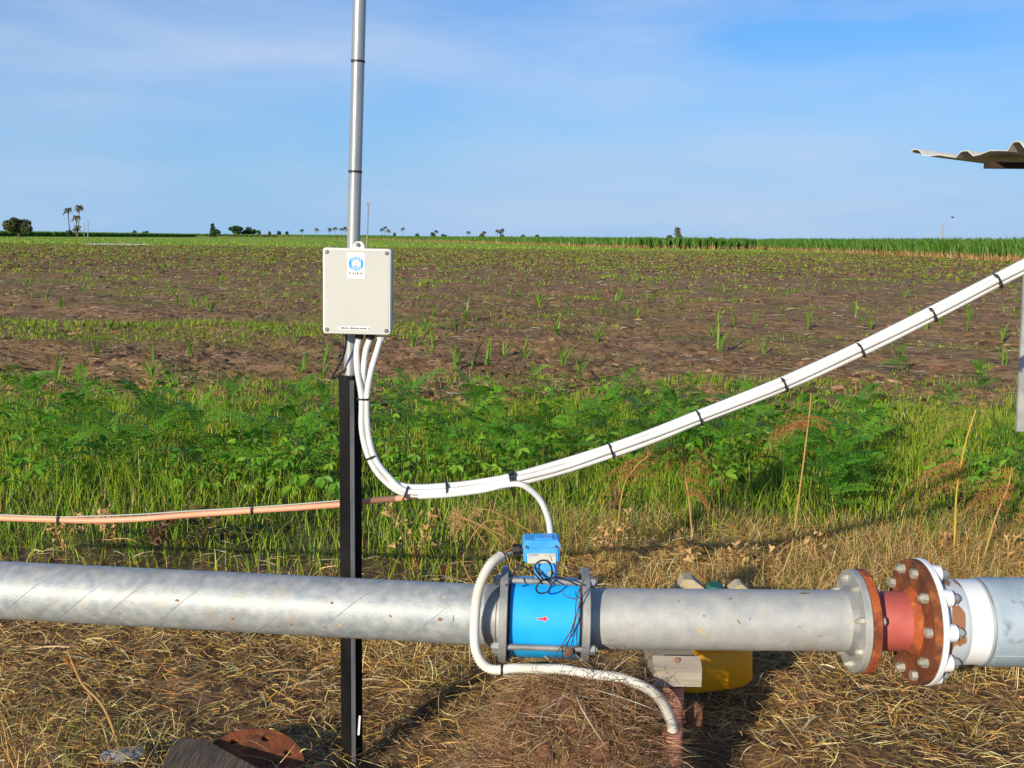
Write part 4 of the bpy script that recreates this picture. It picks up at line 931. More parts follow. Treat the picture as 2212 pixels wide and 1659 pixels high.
V, F, C = joinF([R1, R2, R3, R4, R5]); tag(link('root_mat', fast_mesh('root_mat', V, F, 'straw', C)), 'tangled heap of fine dry roots below the blue meter', 'roots', kind='stuff')

# living grass behind the pipe
GREEN = [(0.33, 0.48, 0.022), (0.23, 0.38, 0.020), (0.43, 0.53, 0.030), (0.12, 0.23, 0.018), (0.46, 0.44, 0.08)]
x, y = wedge(140000, 4.0, 11.2, .62, 0); n = len(x)
yb = 3.70 + np.clip((x + .25) * .95, 0, .92) + .12 * np.sin(3.1 * x)        # straw gives way to green sooner on the left
d = .65 + .35 * vnoise(x, y, 1.6, 3) + .25 * vnoise(x, y, 4.5, 5) + np.clip((y - yb - .75) * 1.2, -1.1, .2) - np.clip((y - 7.6) * .34, 0, .80)
edge = .12 * np.sin(2.2 * x + 1)
k = rng.random(n) < np.clip(d + edge, .02, 1); x, y, yb = x[k], y[k], yb[k]; n = len(x)
h = rng.uniform(.04, .155, n) * (1 + .35 * vnoise(x, y, 2.3, 7)) * np.clip(1.55 - .09 * (y - 4.5), .55, 1.5)
c = palette(n, GREEN, [.32, .28, .2, .12, .08], .16); dry = rng.random(n) < np.clip(.70 - (y - yb) * .85, .05, .8)
c[dry] = palette(int(dry.sum()), STRAW, SP, .2)
G1 = grass(x, y, h, rng.uniform(.003, .0065, n) * np.clip(.7 + y * .06, 1, 1.4), c, lean=.5)
V, F, C = joinF([G1]); tag(link('grass', fast_mesh('grass', V, F, 'blade', C)), 'bright green grass in the strip behind the pipe', 'grass', kind='stuff')

# small weeds and stubble over the ploughed field
def field_density(x, y):
    px = x / y
    d = .04 + .30 * vnoise(x, y, .55, 2) + .30 * vnoise(x, y, 1.7, 6)
    d = d + 1.0 * np.exp(-((y - 16.6 - .25 * np.sin(x)) / 1.6) ** 2) * np.clip((-.02 - px) * 8, 0, 1)      # green swathe left of the box
    d = d + np.clip((11.8 - y) * .45, 0, .6) + np.clip((y - 45) / 160, 0, .42) - .22 * np.clip((px - .1) * 5, 0, 1) * (y < 40)
    return d
x, y = wedge(90000, 9.5, 165, .62); n = len(x)
k = rng.random(n) < np.clip(field_density(x, y), .02, .95); x, y = x[k], y[k]; n = len(x)
xx = np.repeat(x, 4) + rng.normal(0, .03, 4 * n) * np.clip(np.repeat(y, 4) / 12, 1, 3); yy = np.repeat(y, 4) + rng.normal(0, .05, 4 * n); n4 = 4 * n
sc = np.clip(yy / 14, .8, 7.0)
F1 = grass(xx, yy, rng.uniform(.03, .10, n4) * np.clip(yy / 16, .8, 2.0) * (1 + .9 * np.exp(-((yy - 16.6) / 1.4) ** 2) * (xx < 0)), rng.uniform(.006, .014, n4) * sc, palette(n4, GREEN, [.30, .26, .22, .12, .10], .18), lean=.8, segs=3)
n = 14000; x, y = wedge(n, 148, 420, .62); y = y + 4 + .03 * x
F2 = grass(x, y, rng.uniform(.15, .45, n), rng.uniform(.10, .22, n), palette(n, [(0.28, 0.44, 0.03), (0.36, 0.46, 0.045), (0.22, 0.36, 0.03), (0.44, 0.44, 0.08)]), lean=.5, segs=3)
V, F, C = joinF([F1, F2]); tag(link('field_weeds', fast_mesh('field_weeds', V, F, 'blade', C)), 'scattered low green weeds over the ploughed field', 'weeds', kind='stuff')

# clods
ICO = np.array([(-.526, .851, 0), (.526, .851, 0), (-.526, -.851, 0), (.526, -.851, 0), (0, -.526, .851), (0, .526, .851), (0, -.526, -.851), (0, .526, -.851), (.851, 0, -.526), (.851, 0, .526), (-.851, 0, -.526), (-.851, 0, .526)])
ICF = np.array([(0, 11, 5), (0, 5, 1), (0, 1, 7), (0, 7, 10), (0, 10, 11), (1, 5, 9), (5, 11, 4), (11, 10, 2), (10, 7, 6), (7, 1, 8), (3, 9, 4), (3, 4, 2), (3, 2, 6), (3, 6, 8), (3, 8, 9), (4, 9, 5), (2, 4, 11), (6, 2, 10), (8, 6, 7), (9, 8, 1)])
OCT = np.array([(1, 0, 0), (-1, 0, 0), (0, 1, 0), (0, -1, 0), (0, 0, 1), (0, 0, -1)], float)
OCF = np.array([(0, 2, 4), (2, 1, 4), (1, 3, 4), (3, 0, 4), (2, 0, 5), (1, 2, 5), (3, 1, 5), (0, 3, 5)])
def clods(x, y, r, squash, bury, base, f):
    n = len(x); q = len(base)
    P = base[None] * (r[:, None, None] * rng.uniform(.55, 1.25, (n, q, 1))) + rng.normal(0, .12, (n, q, 3)) * r[:, None, None]
    P[:, :, 0] *= rng.uniform(.8, squash, n)[:, None]; P[:, :, 2] *= (rng.uniform(.45, .9, n) * np.where(r > .035, .75, 1))[:, None]
    a = rng.uniform(0, 6.28, n); ca, sa = np.cos(a)[:, None], np.sin(a)[:, None]
    P = np.stack([P[:, :, 0] * ca - P[:, :, 1] * sa, P[:, :, 0] * sa + P[:, :, 1] * ca, P[:, :, 2]], 2) + np.stack([x, y, gz(x, y) + r * bury], 1)[:, None, :]
    return P.reshape(-1, 3), [((np.arange(n) * q)[:, None, None] + f[None]).reshape(-1, 3)], np.repeat(palette(n, [(0.25, 0.142, 0.068), (0.16, 0.090, 0.045), (0.36, 0.215, 0.11), (0.085, 0.050, 0.030)], [.34, .30, .14, .22], .16), q, 0)
def clod_field(n, y0, y1):
    x, y = wedge(n, y0, y1, .62); px = x / y
    d = .55 + .5 * vnoise(x, y, .8, 9) + .3 * vnoise(x, y, 2.1, 3) - .6 * np.clip((px - .03) * 5, 0, 1) * (y < 45)
    k = rng.random(n) < np.clip(d, .07, 1); return x[k], y[k]
x, y = clod_field(60000, 9.4, 26); n = len(x); K1 = clods(x, y, np.minimum(np.exp(rng.normal(-3.95, .50, n)), .075), 1.7, .2, ICO, ICF)
x, y = clod_field(9000, 9.6, 32); n = len(x); K3 = clods(x, y, np.minimum(np.exp(rng.normal(-3.05, .38, n)), .10), 1.9, .05, ICO, ICF)
x, y = clod_field(95000, 22, 165); n = len(x); K2 = clods(x, y, np.minimum(np.exp(rng.normal(-3.8, .45, n)), .07) * np.clip(y / 26, 1, 3.2), 1.8, .2, OCT, OCF)
leafmat('clod', attr=True, trans=0.0, rough=.95, spec=.1)
V, F, C = joinF([K1, K3, K2]); tag(link('soil_clods', fast_mesh('soil_clods', V, F, 'clod', C)), 'dark broken clods of the ploughed brown field', 'soil', kind='stuff')
n = 5200; x, y = wedge(n, 9.8, 60, .62)
T1 = strands(x, y, gz(x, y) + rng.uniform(.01, .05, n), rng.uniform(.06, .26, n) * np.clip(y / 18, .9, 1.5), rng.uniform(.006, .013, n) * np.clip(y / 18, .9, 2.2), palette(n, [(0.40, 0.29, 0.19), (0.52, 0.42, 0.32), (0.30, 0.20, 0.13)]), az=rng.choice([0, np.pi], n) + rng.normal(0, .6, n), curl=.1)
V, F, C = joinF([T1]); tag(link('cane_trash', fast_mesh('cane_trash', V, F, 'straw', C)), 'pale scraps of cane trash strewn on the field', 'cane trash', kind='stuff')

# ================================================================== plants
def local_mesh(name, mb, mm):
    me = mb.mesh(name); me.materials.append(MAT[mm]); return me
def frond_mesh(seed, Lr=.22, pairs=15):
    rs = random.Random(seed); m = MB(); pts = []; droop = rs.uniform(.25, .6)
    for k in range(pairs + 1):
        t_ = k / pairs; pts.append(Vector((Lr * t_ * (1 - .12 * t_), rs.uniform(-.002, .002), Lr * (.28 * t_ - droop * t_ * t_))))
    m.tube(pts[::3] + [pts[-1]], [.0016 * (1 - .7 * i / 6) for i in range(len(pts[::3]) + 1)], 4, cap=False)
    for k in range(1, pairs + 1):
        t_ = k / pairs; p = pts[k]; l = Lr * .22 * math.sin(math.pi * min(1, .18 + .78 * t_) ) ** .6 + .004; w_ = Lr * .027
        for s in (-1, 1):
            d = Vector((.35 + rs.uniform(-.1, .1), s, rs.uniform(-.1, .25) - .1)).normalized(); f = Vector((1, -s * .2, 0)).normalized() * w_
            m.add([p, p + d * l * .5 - f, p + d * l, p + d * l * .5 + f], [(0, 1, 2, 3)])
    return m.mesh('frond')
def leaf3_mesh(seed, L_=.05):
    rs = random.Random(seed); m = MB(); st = Vector((L_ * .7, 0, L_ * .25)); m.tube([Vector((0, 0, 0)), st], [.0012, .0008], 4, cap=False)
    for a in (-62, 0, 62):
        R = Matrix.Rotation(rad(a + rs.uniform(-8, 8)), 3, 'Z') @ Matrix.Rotation(rad(rs.uniform(5, 30)), 3, 'Y'); f = rs.uniform(.004, .009)
        P = [(0, 0, 0), (L_ * .3, L_ * .26, f), (L_ * .68, L_ * .27, f), (L_, 0, -.002), (L_ * .68, -L_ * .27, f), (L_ * .3, -L_ * .26, f), (L_ * .5, 0, -.002)]
        m.add([st + R @ Vector(p) for p in P], [(0, 6, 1), (1, 6, 2), (2, 6, 3), (3, 6, 4), (4, 6, 5), (5, 6, 0)])
    return m.mesh('leaf')
def cane_leaf_mesh(seed, L_=.5, W_=.016):
    rs = random.Random(seed); m = MB(); n = 8; P = []; bend = rs.uniform(.25, 1.1)
    for k in range(n + 1):
        t_ = k / n; w_ = W_ * (.55 + .9 * t_ if t_ < .4 else .91 * (1 - ((t_ - .4) / .6) ** 1.6)) + .0004; x = L_ * bend * .55 * t_ ** 2; z = L_ * (t_ - .42 * bend * t_ ** 2.6)
        P += [(x, -w_, z + .25 * w_), (x, 0, z), (x, w_, z + .25 * w_)]
    F = []
    for k in range(n): F += [(3 * k, 3 * k + 1, 3 * k + 4, 3 * k + 3), (3 * k + 1, 3 * k + 2, 3 * k + 5, 3 * k + 4)]
    m.add(P, F, True); return m.mesh('leaf')
def curled_mesh(seed, L_=.035):
    rs = random.Random(seed); m = MB(); P = []; n = 4
    for i in range(n + 1):
        for j in range(3):
            u = i / n; w_ = L_ * .45 * math.sin(math.pi * (u * .9 + .06)); a = (j - 1) * rs.uniform(.8, 1.5)
            P.append((L_ * u * math.cos(u * 1.4), w_ * math.sin(a) + rs.uniform(-.002, .002), L_ * .6 * math.sin(u * 2.2) + w_ * (1 - math.cos(a)) + rs.uniform(-.003, .003)))
    m.add(P, [(i * 3 + j, i * 3 + j + 1, i * 3 + j + 4, i * 3 + j + 3) for i in range(n) for j in range(2)], True); return m.mesh('leaf')
def matset(meshes, mm):
    for q in meshes: q.materials.append(MAT[mm])
    return meshes
FR = matset([frond_mesh(k) for k in range(6)], 'frond'); L3 = matset([leaf3_mesh(k) for k in range(5)], 'broadleaf')
CL = matset([cane_leaf_mesh(k) for k in range(6)], 'cane_leaf'); DL = matset([curled_mesh(k) for k in range(5)], 'dry_leaf'); DD = matset([curled_mesh(k + 9) for k in range(4)], 'dead_leaf')
def child(name, me, parent, loc, rot, s=1.0):
    o = bpy.data.objects.new(name, me); COL.objects.link(o); o.parent = parent; o.location = loc; o.rotation_euler = rot; o.scale = (s, s, s); return o
def stem_mesh(pts, r0, r1, mm, n=5):
    m = MB(); m.tube(pts, [r0 + (r1 - r0) * i / (len(pts) - 1) for i in range(len(pts))], n); return local_mesh('stem', m, mm)
STEMS = [stem_mesh([Vector((0, 0, -.03)), Vector((.01, .004, .12)), Vector((.0, -.012, .24)), Vector((.015, -.01, .36))], .0045, .0018, 'stem_green'),
         stem_mesh([Vector((0, 0, -.03)), Vector((-.014, .004, .12)), Vector((-.02, .012, .24)), Vector((-.05, .02, .35))], .0045, .0018, 'stem_green')]
def plant(name, label, cat, p, group): 
    o = thing(name, label, cat, p, group); return o
def feathery(p, s, seed, label, group='feathery weeds in the green strip'):
    rs = random.Random(seed); o = plant('feathery_weed', label, 'weed', p, group); nf = rs.randint(13, 18)
    st = child('stem', STEMS[seed % 2], o, (0, 0, 0), (0, 0, rs.uniform(0, 6)), s)
    for k in range(nf):
        u = k / nf; z = (.05 + .32 * u) * s; a = k * 2.4 + rs.uniform(-.4, .4); el = rs.uniform(.0, .60) + .35 * u
        child('frond', FR[rs.randrange(6)], o, (0, 0, z), (rs.uniform(-.7, .7), -el, a), s * rs.uniform(.85, 1.25) * (1.15 - .35 * u))
    return o
def broad(p, s, seed, label, group='broadleaf weeds in the green strip'):
    rs = random.Random(seed); o = plant('broadleaf_weed', label, 'weed', p, group); nl = rs.randint(13, 19)
    child('stem', STEMS[seed % 2], o, (0, 0, 0), (0, 0, rs.uniform(0, 6)), s * .8)
    for k in range(nl):
        u = k / nl; a = k * 2.4 + rs.uniform(-.5, .5); r_ = rs.uniform(.0, .10) * s * (1 - .5 * u)
        child('leaf', L3[rs.randrange(5)], o, (r_ * math.cos(a), r_ * math.sin(a), (.05 + .24 * u) * s), (rs.uniform(-.6, .6), rs.uniform(-.6, .7), a), s * rs.uniform(.8, 1.4))
    return o
def gp(px, py): p = G(px, py, 0); p.z = float(gz(p.x, p.y)); return p
FE = [(240, 1025), (330, 985), (430, 1000), (505, 905), (560, 1030), (640, 975), (665, 1045), (885, 1000), (945, 930), (965, 1045), (1015, 975), (1062, 890), (1085, 1010), (1135, 1050), (1182, 965), (1242, 1005), (1275, 925), (1305, 980), (1345, 895), (1385, 945),
      (1450, 985), (1560, 1035), (1605, 975), (1645, 940), (1725, 985), (1765, 1030), (1805, 1060), (1845, 1010), (1860, 1085), (1790, 1105), (2190, 1030), (2150, 985), (1940, 800), (2115, 850), (1585, 890), (700, 930), (180, 960), (380, 910), (60, 945), (1690, 1060), (2050, 900), (1150, 870), (760, 880), (1490, 880), (1880, 880), (130, 1060), (1400, 1030), (860, 880)]
ORD = 'first second third fourth fifth sixth seventh eighth ninth tenth eleventh twelfth thirteenth fourteenth fifteenth sixteenth seventeenth eighteenth nineteenth twentieth'.split()
def ordinals(names):
    """number the look-alikes of one group from left to right"""
    bpy.context.view_layer.update()
    for g in sorted({o['group'] for o in names if 'group' in o}):
        q = [o for o in names if o.get('group') == g]; q.sort(key=lambda o: (o.location.x / max(o.location.y, .1)))
        if 1 < len(q) <= 20:
            for k, o in enumerate(q): o['label'] = o['label'] + ', ' + (ORD[k] + ' from left' if k < len(q) - 1 else 'rightmost')
def where(px, py):                                 # plain words for a place in the weed strip
    if px < 250: h = 'near the left border'
    elif px < 560: h = 'left of the black post'
    elif px < 760: h = 'just left of the black post'
    elif px < 1000: h = 'just right of the black post'
    elif px < 1300: h = 'above the bend of the white conduits'
    elif px < 1600: h = 'under the rising white conduits'
    elif px < 1950: h = 'around the tan stalk'
    else: h = 'near the right border'
    return h
for i, (px, py) in enumerate(FE):
    small = py < 935 or px > 1990
    feathery(gp(px, py), (.72 if small else 1.16) * random.uniform(.85, 1.2) * (.85 if py > 1040 else 1.05), i, 'feathery green fern-leaved weed ' + where(px, py), 'feathery weeds ' + where(px, py))
BR = [(100, 950), (60, 1080), (300, 1050), (400, 1070), (600, 990), (620, 1070), (690, 1000), (705, 1085), (825, 940), (845, 1040), (905, 1075), (1100, 1065), (940, 980), (830, 860), (1200, 880), (1310, 870), (1060, 940), (1420, 900), (1500, 960), (1530, 1060), (1300, 1040), (1180, 1030), (1630, 1000), (1700, 940), (1900, 960), (1840, 930), (2120, 820), (2040, 1060), (2100, 1070), (190, 1040), (230, 870), (360, 840), (470, 1050), (520, 960), (20, 990), (150, 900), (1000, 1060), (1680, 860), (1770, 900), (2200, 1080), (540, 1060), (760, 960)]
for i, (px, py) in enumerate(BR):
    broad(gp(px, py), random.uniform(.95, 1.3) * (.75 if py < 935 else 1), 100 + i, 'leafy green oval-leaved weed ' + where(px, py), 'broadleaf weeds ' + where(px, py))

# cane shoots
def cd8(cx, cy_): return ((1100 + cx / 2.212) * .7855, (680 + cy_ / 2.212) * .7855)
def cd4(cx, cy_): return ((cx / 2.458) * .7855, (640 + cy_ / 2.458) * .7855)
SH = [cd8(*q) for q in ((75, 610), (185, 690), (390, 460), (640, 640), (755, 700), (950, 540), (1200, 600), (1000, 740), (340, 780), (1340, 320), (1200, 320), (740, 300), (1815, 440), (2040, 490), (1900, 540), (1945, 640), (1080, 840), (840, 380), (160, 270), (430, 770), (530, 760))]
SH += [cd4(*q) for q in ((320, 470), (270, 340), (650, 880), (580, 920), (370, 1010), (1210, 370), (1420, 560), (1290, 850), (2010, 770), (2200, 900), (2040, 960), (230, 700), (1190, 1060), (1030, 980), (2180, 1000))]
SH += [(2000, 720), (2170, 790), (1850, 690), (1965, 690), (2090, 690), (1700, 640), (1650, 760)]
def shoot(px, py, s, i, parts=True):
    rs = random.Random(500 + i); p = gp(px, py)
    side_ = 'left of the cream box' if px < 690 else ('right of the cream box' if px < 1500 else 'at the right of the field')
    o = plant('cane_shoot', 'young green cane shoot with arching leaves ' + side_, 'cane shoot', p, 'near cane shoots ' + side_)
    az0 = rs.uniform(0, 6)
    for k in range(rs.randint(5, 8)):
        child('leaf', CL[rs.randrange(6)], o, (rs.uniform(-.03, .03) * s, rs.uniform(-.03, .03) * s, -.02), (rs.uniform(-.12, .12), rs.uniform(.0, .22), az0 + k * 2.1 + rs.uniform(-.6, .6)), s * rs.uniform(.65, 1.1))
for i, (px, py) in enumerate(SH): shoot(px, py, random.uniform(.75, 1.15), i)
FAR_SH = []
for q in range(4):
    m = MB(); rs = random.Random(q)
    for k in range(7):
        me = CL[rs.randrange(6)]; R = Matrix.Rotation(k * 2.1 + rs.uniform(-.5, .5), 4, 'Z') @ Matrix.Rotation(rs.uniform(0, .25), 4, 'Y') @ Matrix.Scale(rs.uniform(.6, 1.05), 4)
        m.add([R @ v.co for v in me.vertices], [tuple(f.vertices) for f in me.polygons], True)
    FAR_SH.append(local_mesh('cane_shoot', m, 'cane_leaf'))
for i in range(150):
    y_ = 17 * (75 / 17) ** random.random(); y_ = round(y_ / 1.5) * 1.5 + random.uniform(-.25, .25); x_ = random.uniform(-1, 1) * (y_ * .56)
    o = bpy.data.objects.new('cane_shoot', FAR_SH[i % 4]); COL.objects.link(o); o.location = (x_, y_, float(gz(x_, y_))); o.rotation_euler = (0, 0, random.uniform(0, 6)); s = random.uniform(.6, 1.05); o.scale = (s * 1.2, s * 1.2, s)
    tag(o, 'small young cane shoot far out in the brown field', 'cane shoot', 'far cane shoots')

# dry leafy weeds
DRY = [((905, 1225), .30, 22, 0, 'crumpled beige dead-leaf weed right of the black post above the pipe'), ((255, 1195), .20, 26, 0, 'crumpled beige dead-leaf weed above the left pipe'), ((140, 1200), .16, 14, 0, 'small crumpled beige weed above the left end of the pipe'),
       ((330, 1205), .22, 40, 1, 'dark brown withered weed above the left pipe'), ((440, 1185), .24, 20, 1, 'thin dark brown withered weed above the left pipe'), ((1490, 1250), .18, 18, 0, 'crumpled beige weed beside the yellow can'),
       ((1570, 1255), .14, 22, 0, 'pale curled leaf clump behind the green can cap'), ((1330, 1140), .26, 16, 1, 'brown withered weed right of the blue meter head'), ((1310, 1225), .22, 16, 0, 'beige withered weed just right of the blue meter head'),
       ((1760, 1225), .13, 12, 0, 'small beige dead weed left of the bolted flanges'), ((2045, 1195), .10, 16, 0, 'beige dead leaves at the foot of the yellow stalk'), ((2180, 1215), .12, 12, 0, 'beige dead leaves near the right border'), ((1640, 1245), .13, 14, 0, 'curled tan leaves behind the right pipe')]
for i, ((px, py), hgt, nl, dark, lab) in enumerate(DRY):
    rs = random.Random(900 + i); o = plant('dry_weed', lab, 'dry weed', gp(px, py), None); hgt *= 1.15
    tips = []
    for b in range(4):
        a = rs.uniform(0, 6.28); r_ = hgt * rs.uniform(.15, .5); tip = Vector((r_ * math.cos(a), r_ * math.sin(a), hgt * rs.uniform(.6, 1))); tips.append(tip)
        m = MB(); m.tube([Vector((0, 0, -.02)), tip * .5 + Vector((0, 0, .03)), tip], [.003, .002, .001], 5); child('stem', local_mesh('stem', m, 'stalk_tan' if not dark else 'dead_leaf'), o, (0, 0, 0), (0, 0, 0))
    for k in range(nl * 2):
        tp_ = tips[rs.randrange(4)]; q = tp_ * rs.uniform(.35, 1.02) + Vector((rs.gauss(0, .025), rs.gauss(0, .025), rs.gauss(0, .02)))
        child('leaf', (DD if dark else DL)[rs.randrange(4)], o, q, (rs.uniform(-1.2, 1.2), rs.uniform(-1.2, 1.2), rs.uniform(0, 6.28)), rs.uniform(.55, 1.3))

# tall seeding stalks
def panicle(tip, dirs, length, seed, droop=1.05, n=16, dense=64):
    rs = np.random.default_rng(seed); parts = []; rv = []; 
    for b in range(n):
        a = dirs + rs.normal(0, .45); l = length * rs.uniform(.5, 1.1); t_ = np.linspace(0, 1, dense); st = rs.uniform(-.35, .1) * length
        X = tip[0] + np.cos(a) * l * t_ * .8; Y_ = tip[1] + np.sin(a) * l * t_ * .5; Z = tip[2] + st + l * (.30 * t_ - droop * rs.uniform(.5, 1.1) * t_ ** 2) + rs.normal(0, .01)
        P = np.stack([X, Y_, Z], 1) + rs.normal(0, .004, (dense, 3)); d = rs.normal(0, 1, (dense, 3)); d /= np.linalg.norm(d, axis=1)[:, None]; s = rs.normal(0, 1, (dense, 3)); s /= np.linalg.norm(s, axis=1)[:, None]
        L_ = rs.uniform(.008, .020, dense)[:, None]; sp = P[:, None, :] + d[:, None, :] * (L_ * np.array([0, .5, 1]))[:, :, None]
        parts.append(ribbons(sp, s, rs.uniform(.002, .004, dense), [.6, 1, 0])[:2] + (np.zeros((0, 3)),))
        L2 = np.stack([P[:-1], P[1:]], 1); parts.append(ribbons(L2, np.tile([0, 0, 1.], (dense - 1, 1)), np.full(dense - 1, .0016), [1, 0])[:2] + (np.zeros((0, 3)),))
    V, F, _ = joinF(parts); return V, F
SEEDN = 1
def stalk(lab, path, Y, r, smat, heads, hmat, leaves=0):
    pts = [at(x, y, Y) for x, y in path]; pts[0].z = min(pts[0].z, float(gz(pts[0].x, pts[0].y)))
    o = thing('seed_stalk', lab, 'dry grass stalk', pts[0]); m = MB(); q = spline(pts, 6); m.tube(q, [r * (1 - .5 * i / len(q)) for i in range(len(q))], 7); m.build('stem', smat, o)
    for j, (hx, hy, dr, ln_, nb) in enumerate(heads):
        tp_ = at(hx, hy, Y); V, F = panicle(tuple(tp_), dr, ln_ * 1.9, int(hx), n=nb * SEEDN); me = fast_mesh('seed_head', V, F, hmat); link('seed_head', me, o)
stalk('tall leaning tan stalk with wispy brown seed head right of centre', [(1708, 1200), (1722, 1100), (1738, 980), (1750, 880), (1752, 850)], 5.0, .0055, 'stalk_tan', [(1746, 880, math.pi, .16, 9), (1740, 920, math.pi, .14, 8), (1752, 905, 0, .08, 4)], 'seed_head')
stalk('tall yellow stalk with drooping brown seed heads near the right border', [(2060, 1205), (2064, 1120), (2068, 1050), (2085, 960), (2108, 885)], 5.0, .0058, 'stalk_yellow', [(2075, 1020, math.pi, .22, 12), (2085, 985, math.pi, .22, 10), (2090, 1010, math.pi * .95, .2, 8)], 'seed_head')
stalk('greenish yellow drooping seed head above the yellow stalk', [(2085, 1000), (2100, 930), (2112, 880), (2104, 868), (2080, 885)], 5.12, .003, 'stem_green', [(2104, 872, math.pi, .24, 14), (2118, 880, 0, .04, 4)], 'seed_yellow')
stalk('drooping reddish brown seed head under the white conduits', [(1500, 1160), (1487, 1070), (1470, 990), (1452, 962), (1440, 975)], 4.95, .005, 'stalk_tan', [(1452, 962, math.pi * .8, .18, 14), (1470, 985, -.3, .16, 9), (1480, 1040, -.2, .12, 8)], 'seed_head')
stalk('thin brown seed head touching the white conduits', [(1330, 1130), (1345, 1060), (1372, 1010), (1400, 985)], 4.95, .004, 'stalk_tan', [(1380, 1000, math.pi, .20, 7), (1400, 990, math.pi, .12, 4)], 'seed_head')
stalk('bushy brown seeding weed at the right border', [(2120, 1210), (2150, 1120), (2178, 1050), (2185, 1010)], 4.9, .006, 'stalk_tan', [(2190, 1020, math.pi, .2, 14), (2180, 1060, math.pi, .14, 8), (2200, 1090, 0, .12, 6)], 'seed_head')
stalk('dry branching stalk standing in the lower left straw', [(262, 1585), (225, 1530), (180, 1480), (160, 1440), (146, 1405)], 2.82, .005, 'stalk_tan', [(150, 1420, math.pi * .6, .03, 2)], 'seed_head')
for j, (px, py, dx) in enumerate(((1060, 1150, -90), (1100, 1165, -130), (1150, 1150, -150), (1040, 1175, -60), (980, 1190, 120))):
    Y = 4.4; stalk(['pale feathery grass head left of the blue meter head', 'long pale grass head left of the blue meter head', 'longest pale arching grass head left of the blue meter head', 'short pale grass head left of the blue meter', 'pale arching grass head right of the dead-leaf weed'][j],
                   [(px + 60, 1235), (px + 20, py + 20), (px + dx * .5, py - 25 - 8 * j), (px + dx * .9, py - 42 - 6 * j)], Y, .0028, 'stalk_tan', [(px + dx * .75, py - 34 - 6 * j, math.pi if dx < 0 else 0, .05, 2)], 'dry_leaf')

# ================================================================== far: cane, trees, palms, poles
def far(px, d): r_ = ray(px, 516); return Vector((r_.x / r_.y * d, d, 0))
def cane(name, label, base, depth, hgt, per_m, seed, rows=False, tan=.32, wb=1.0):
    r0 = np.random.default_rng(seed); P = [G(x, y, 0) for x, y in base]; parts = []
    for a, b in zip(P, P[1:]):
        l = (b - a).length; d = (b - a) / l; nrm = Vector((-d.y, d.x, 0)); 
        if nrm.dot((a + b) / 2) < 0: nrm = -nrm
        n = int(l * per_m); u = r0.random(n) * l; v = r0.random(n) ** 1.6 * 7
        if rows: u = np.clip(np.round(u / 1.85) * 1.85 + r0.normal(0, .30, n), 0, l)
        x = a.x + d.x * u + nrm.x * v; y = a.y + d.y * u + nrm.y * v
        hh_ = hgt * (1 + .07 * np.sin(u * .7) + .05 * np.sin(u * 2.3) + r0.normal(0, .06, n)); z0 = hh_ * r0.uniform(.12, .62, n); hb_ = hh_ - z0
        col = palette(n, [(0.10, 0.24, 0.028), (0.065, 0.17, 0.024), (0.15, 0.30, 0.036), (0.20, 0.30, 0.05)], [.36, .3, .24, .1], .16)
        t_ = np.linspace(0, 1, 4); az = r0.uniform(0, 6.28, n); ln = np.abs(r0.normal(.28, .18, n)); wdt = r0.uniform(.08, .17, n) * wb
        sp = np.stack([x, y, z0], 1)[:, None, :] + np.stack([np.cos(az) * ln * hb_, np.sin(az) * ln * hb_, hb_], 1)[:, None, :] * np.stack([t_ ** 1.6, t_ ** 1.6, t_ - .12 * t_ ** 3], 1)[None]
        sd_ = np.stack([np.ones(n), r0.normal(0, .4, n), np.zeros(n)], 1); sd_ /= np.linalg.norm(sd_, axis=1)[:, None]
        V, F, k = ribbons(sp, sd_, wdt, [.7, 1, .8, 0]); parts.append((V, F, np.repeat(col, k, 0)))
        n2 = int(n * .55); i2 = r0.choice(n, n2); hb2 = hgt * tan * r0.uniform(.45, 1.25, n2); col = palette(n2, [(0.46, 0.27, 0.11), (0.56, 0.37, 0.17), (0.30, 0.17, 0.07)], None, .15)
        sp = np.stack([x[i2], y[i2], np.zeros(n2)], 1)[:, None, :] + np.stack([r0.normal(0, .22, n2), r0.normal(0, .22, n2), hb2], 1)[:, None, :] * np.array([0, .5, 1])[None, :, None]
        V, F, k = ribbons(sp, sd_[:n2], wdt[:n2] * 1.1, [1, 1, 0]); parts.append((V, F, np.repeat(col, k, 0)))
        # the crowded stand behind the first rows
        q0 = a + nrm * 2.6; q1 = b + nrm * 2.6; e = nrm * depth; zz = Vector((0, 0, hgt * .86)); V = np.array([list(p) for p in (q0, q1, q1 + zz, q0 + zz, q1 + zz + e, q0 + zz + e)])
        parts.append((V, [np.array([[0, 1, 2, 3], [3, 2, 4, 5]])], np.tile([0.07, 0.17, 0.026], (6, 1))))
    V, F, C = joinF(parts); return tag(link(name, fast_mesh(name, V, F, 'blade', C)), label, 'sugar cane', kind='stuff')
cane('sugar_cane', 'tall green sugar cane with tan bases at the right edge of the field', [(2700, 592), (2212, 567), (1900, 550), (1636, 539)], 14, 2.15, 150, 1, tan=.36, wb=.75)
cane('sugar_cane', 'sugar cane rows end-on with dark gaps right of centre', [(1640, 540), (1500, 539), (1378, 537)], 14, 2.15, 130, 2, rows=True, tan=.38)
cane('sugar_cane', 'distant sugar cane with a tan grassy foot in the centre', [(1384, 537), (1240, 532), (1080, 526.5), (930, 521), (800, 517.5)], 14, 2.1, 48, 3, tan=.40, wb=1.5)
cane('sugar_cane', 'far sugar cane behind the green headland on the left', [(830, 517), (600, 512.8), (425, 510.8)], 20, 2.7, 30, 4, tan=.25, wb=3.0)
cane('sugar_cane', 'dark green sugar cane at the far left', [(425, 512.2), (200, 511.5), (0, 511), (-400, 509)], 20, 2.2, 45, 5, tan=.06, wb=1.8)

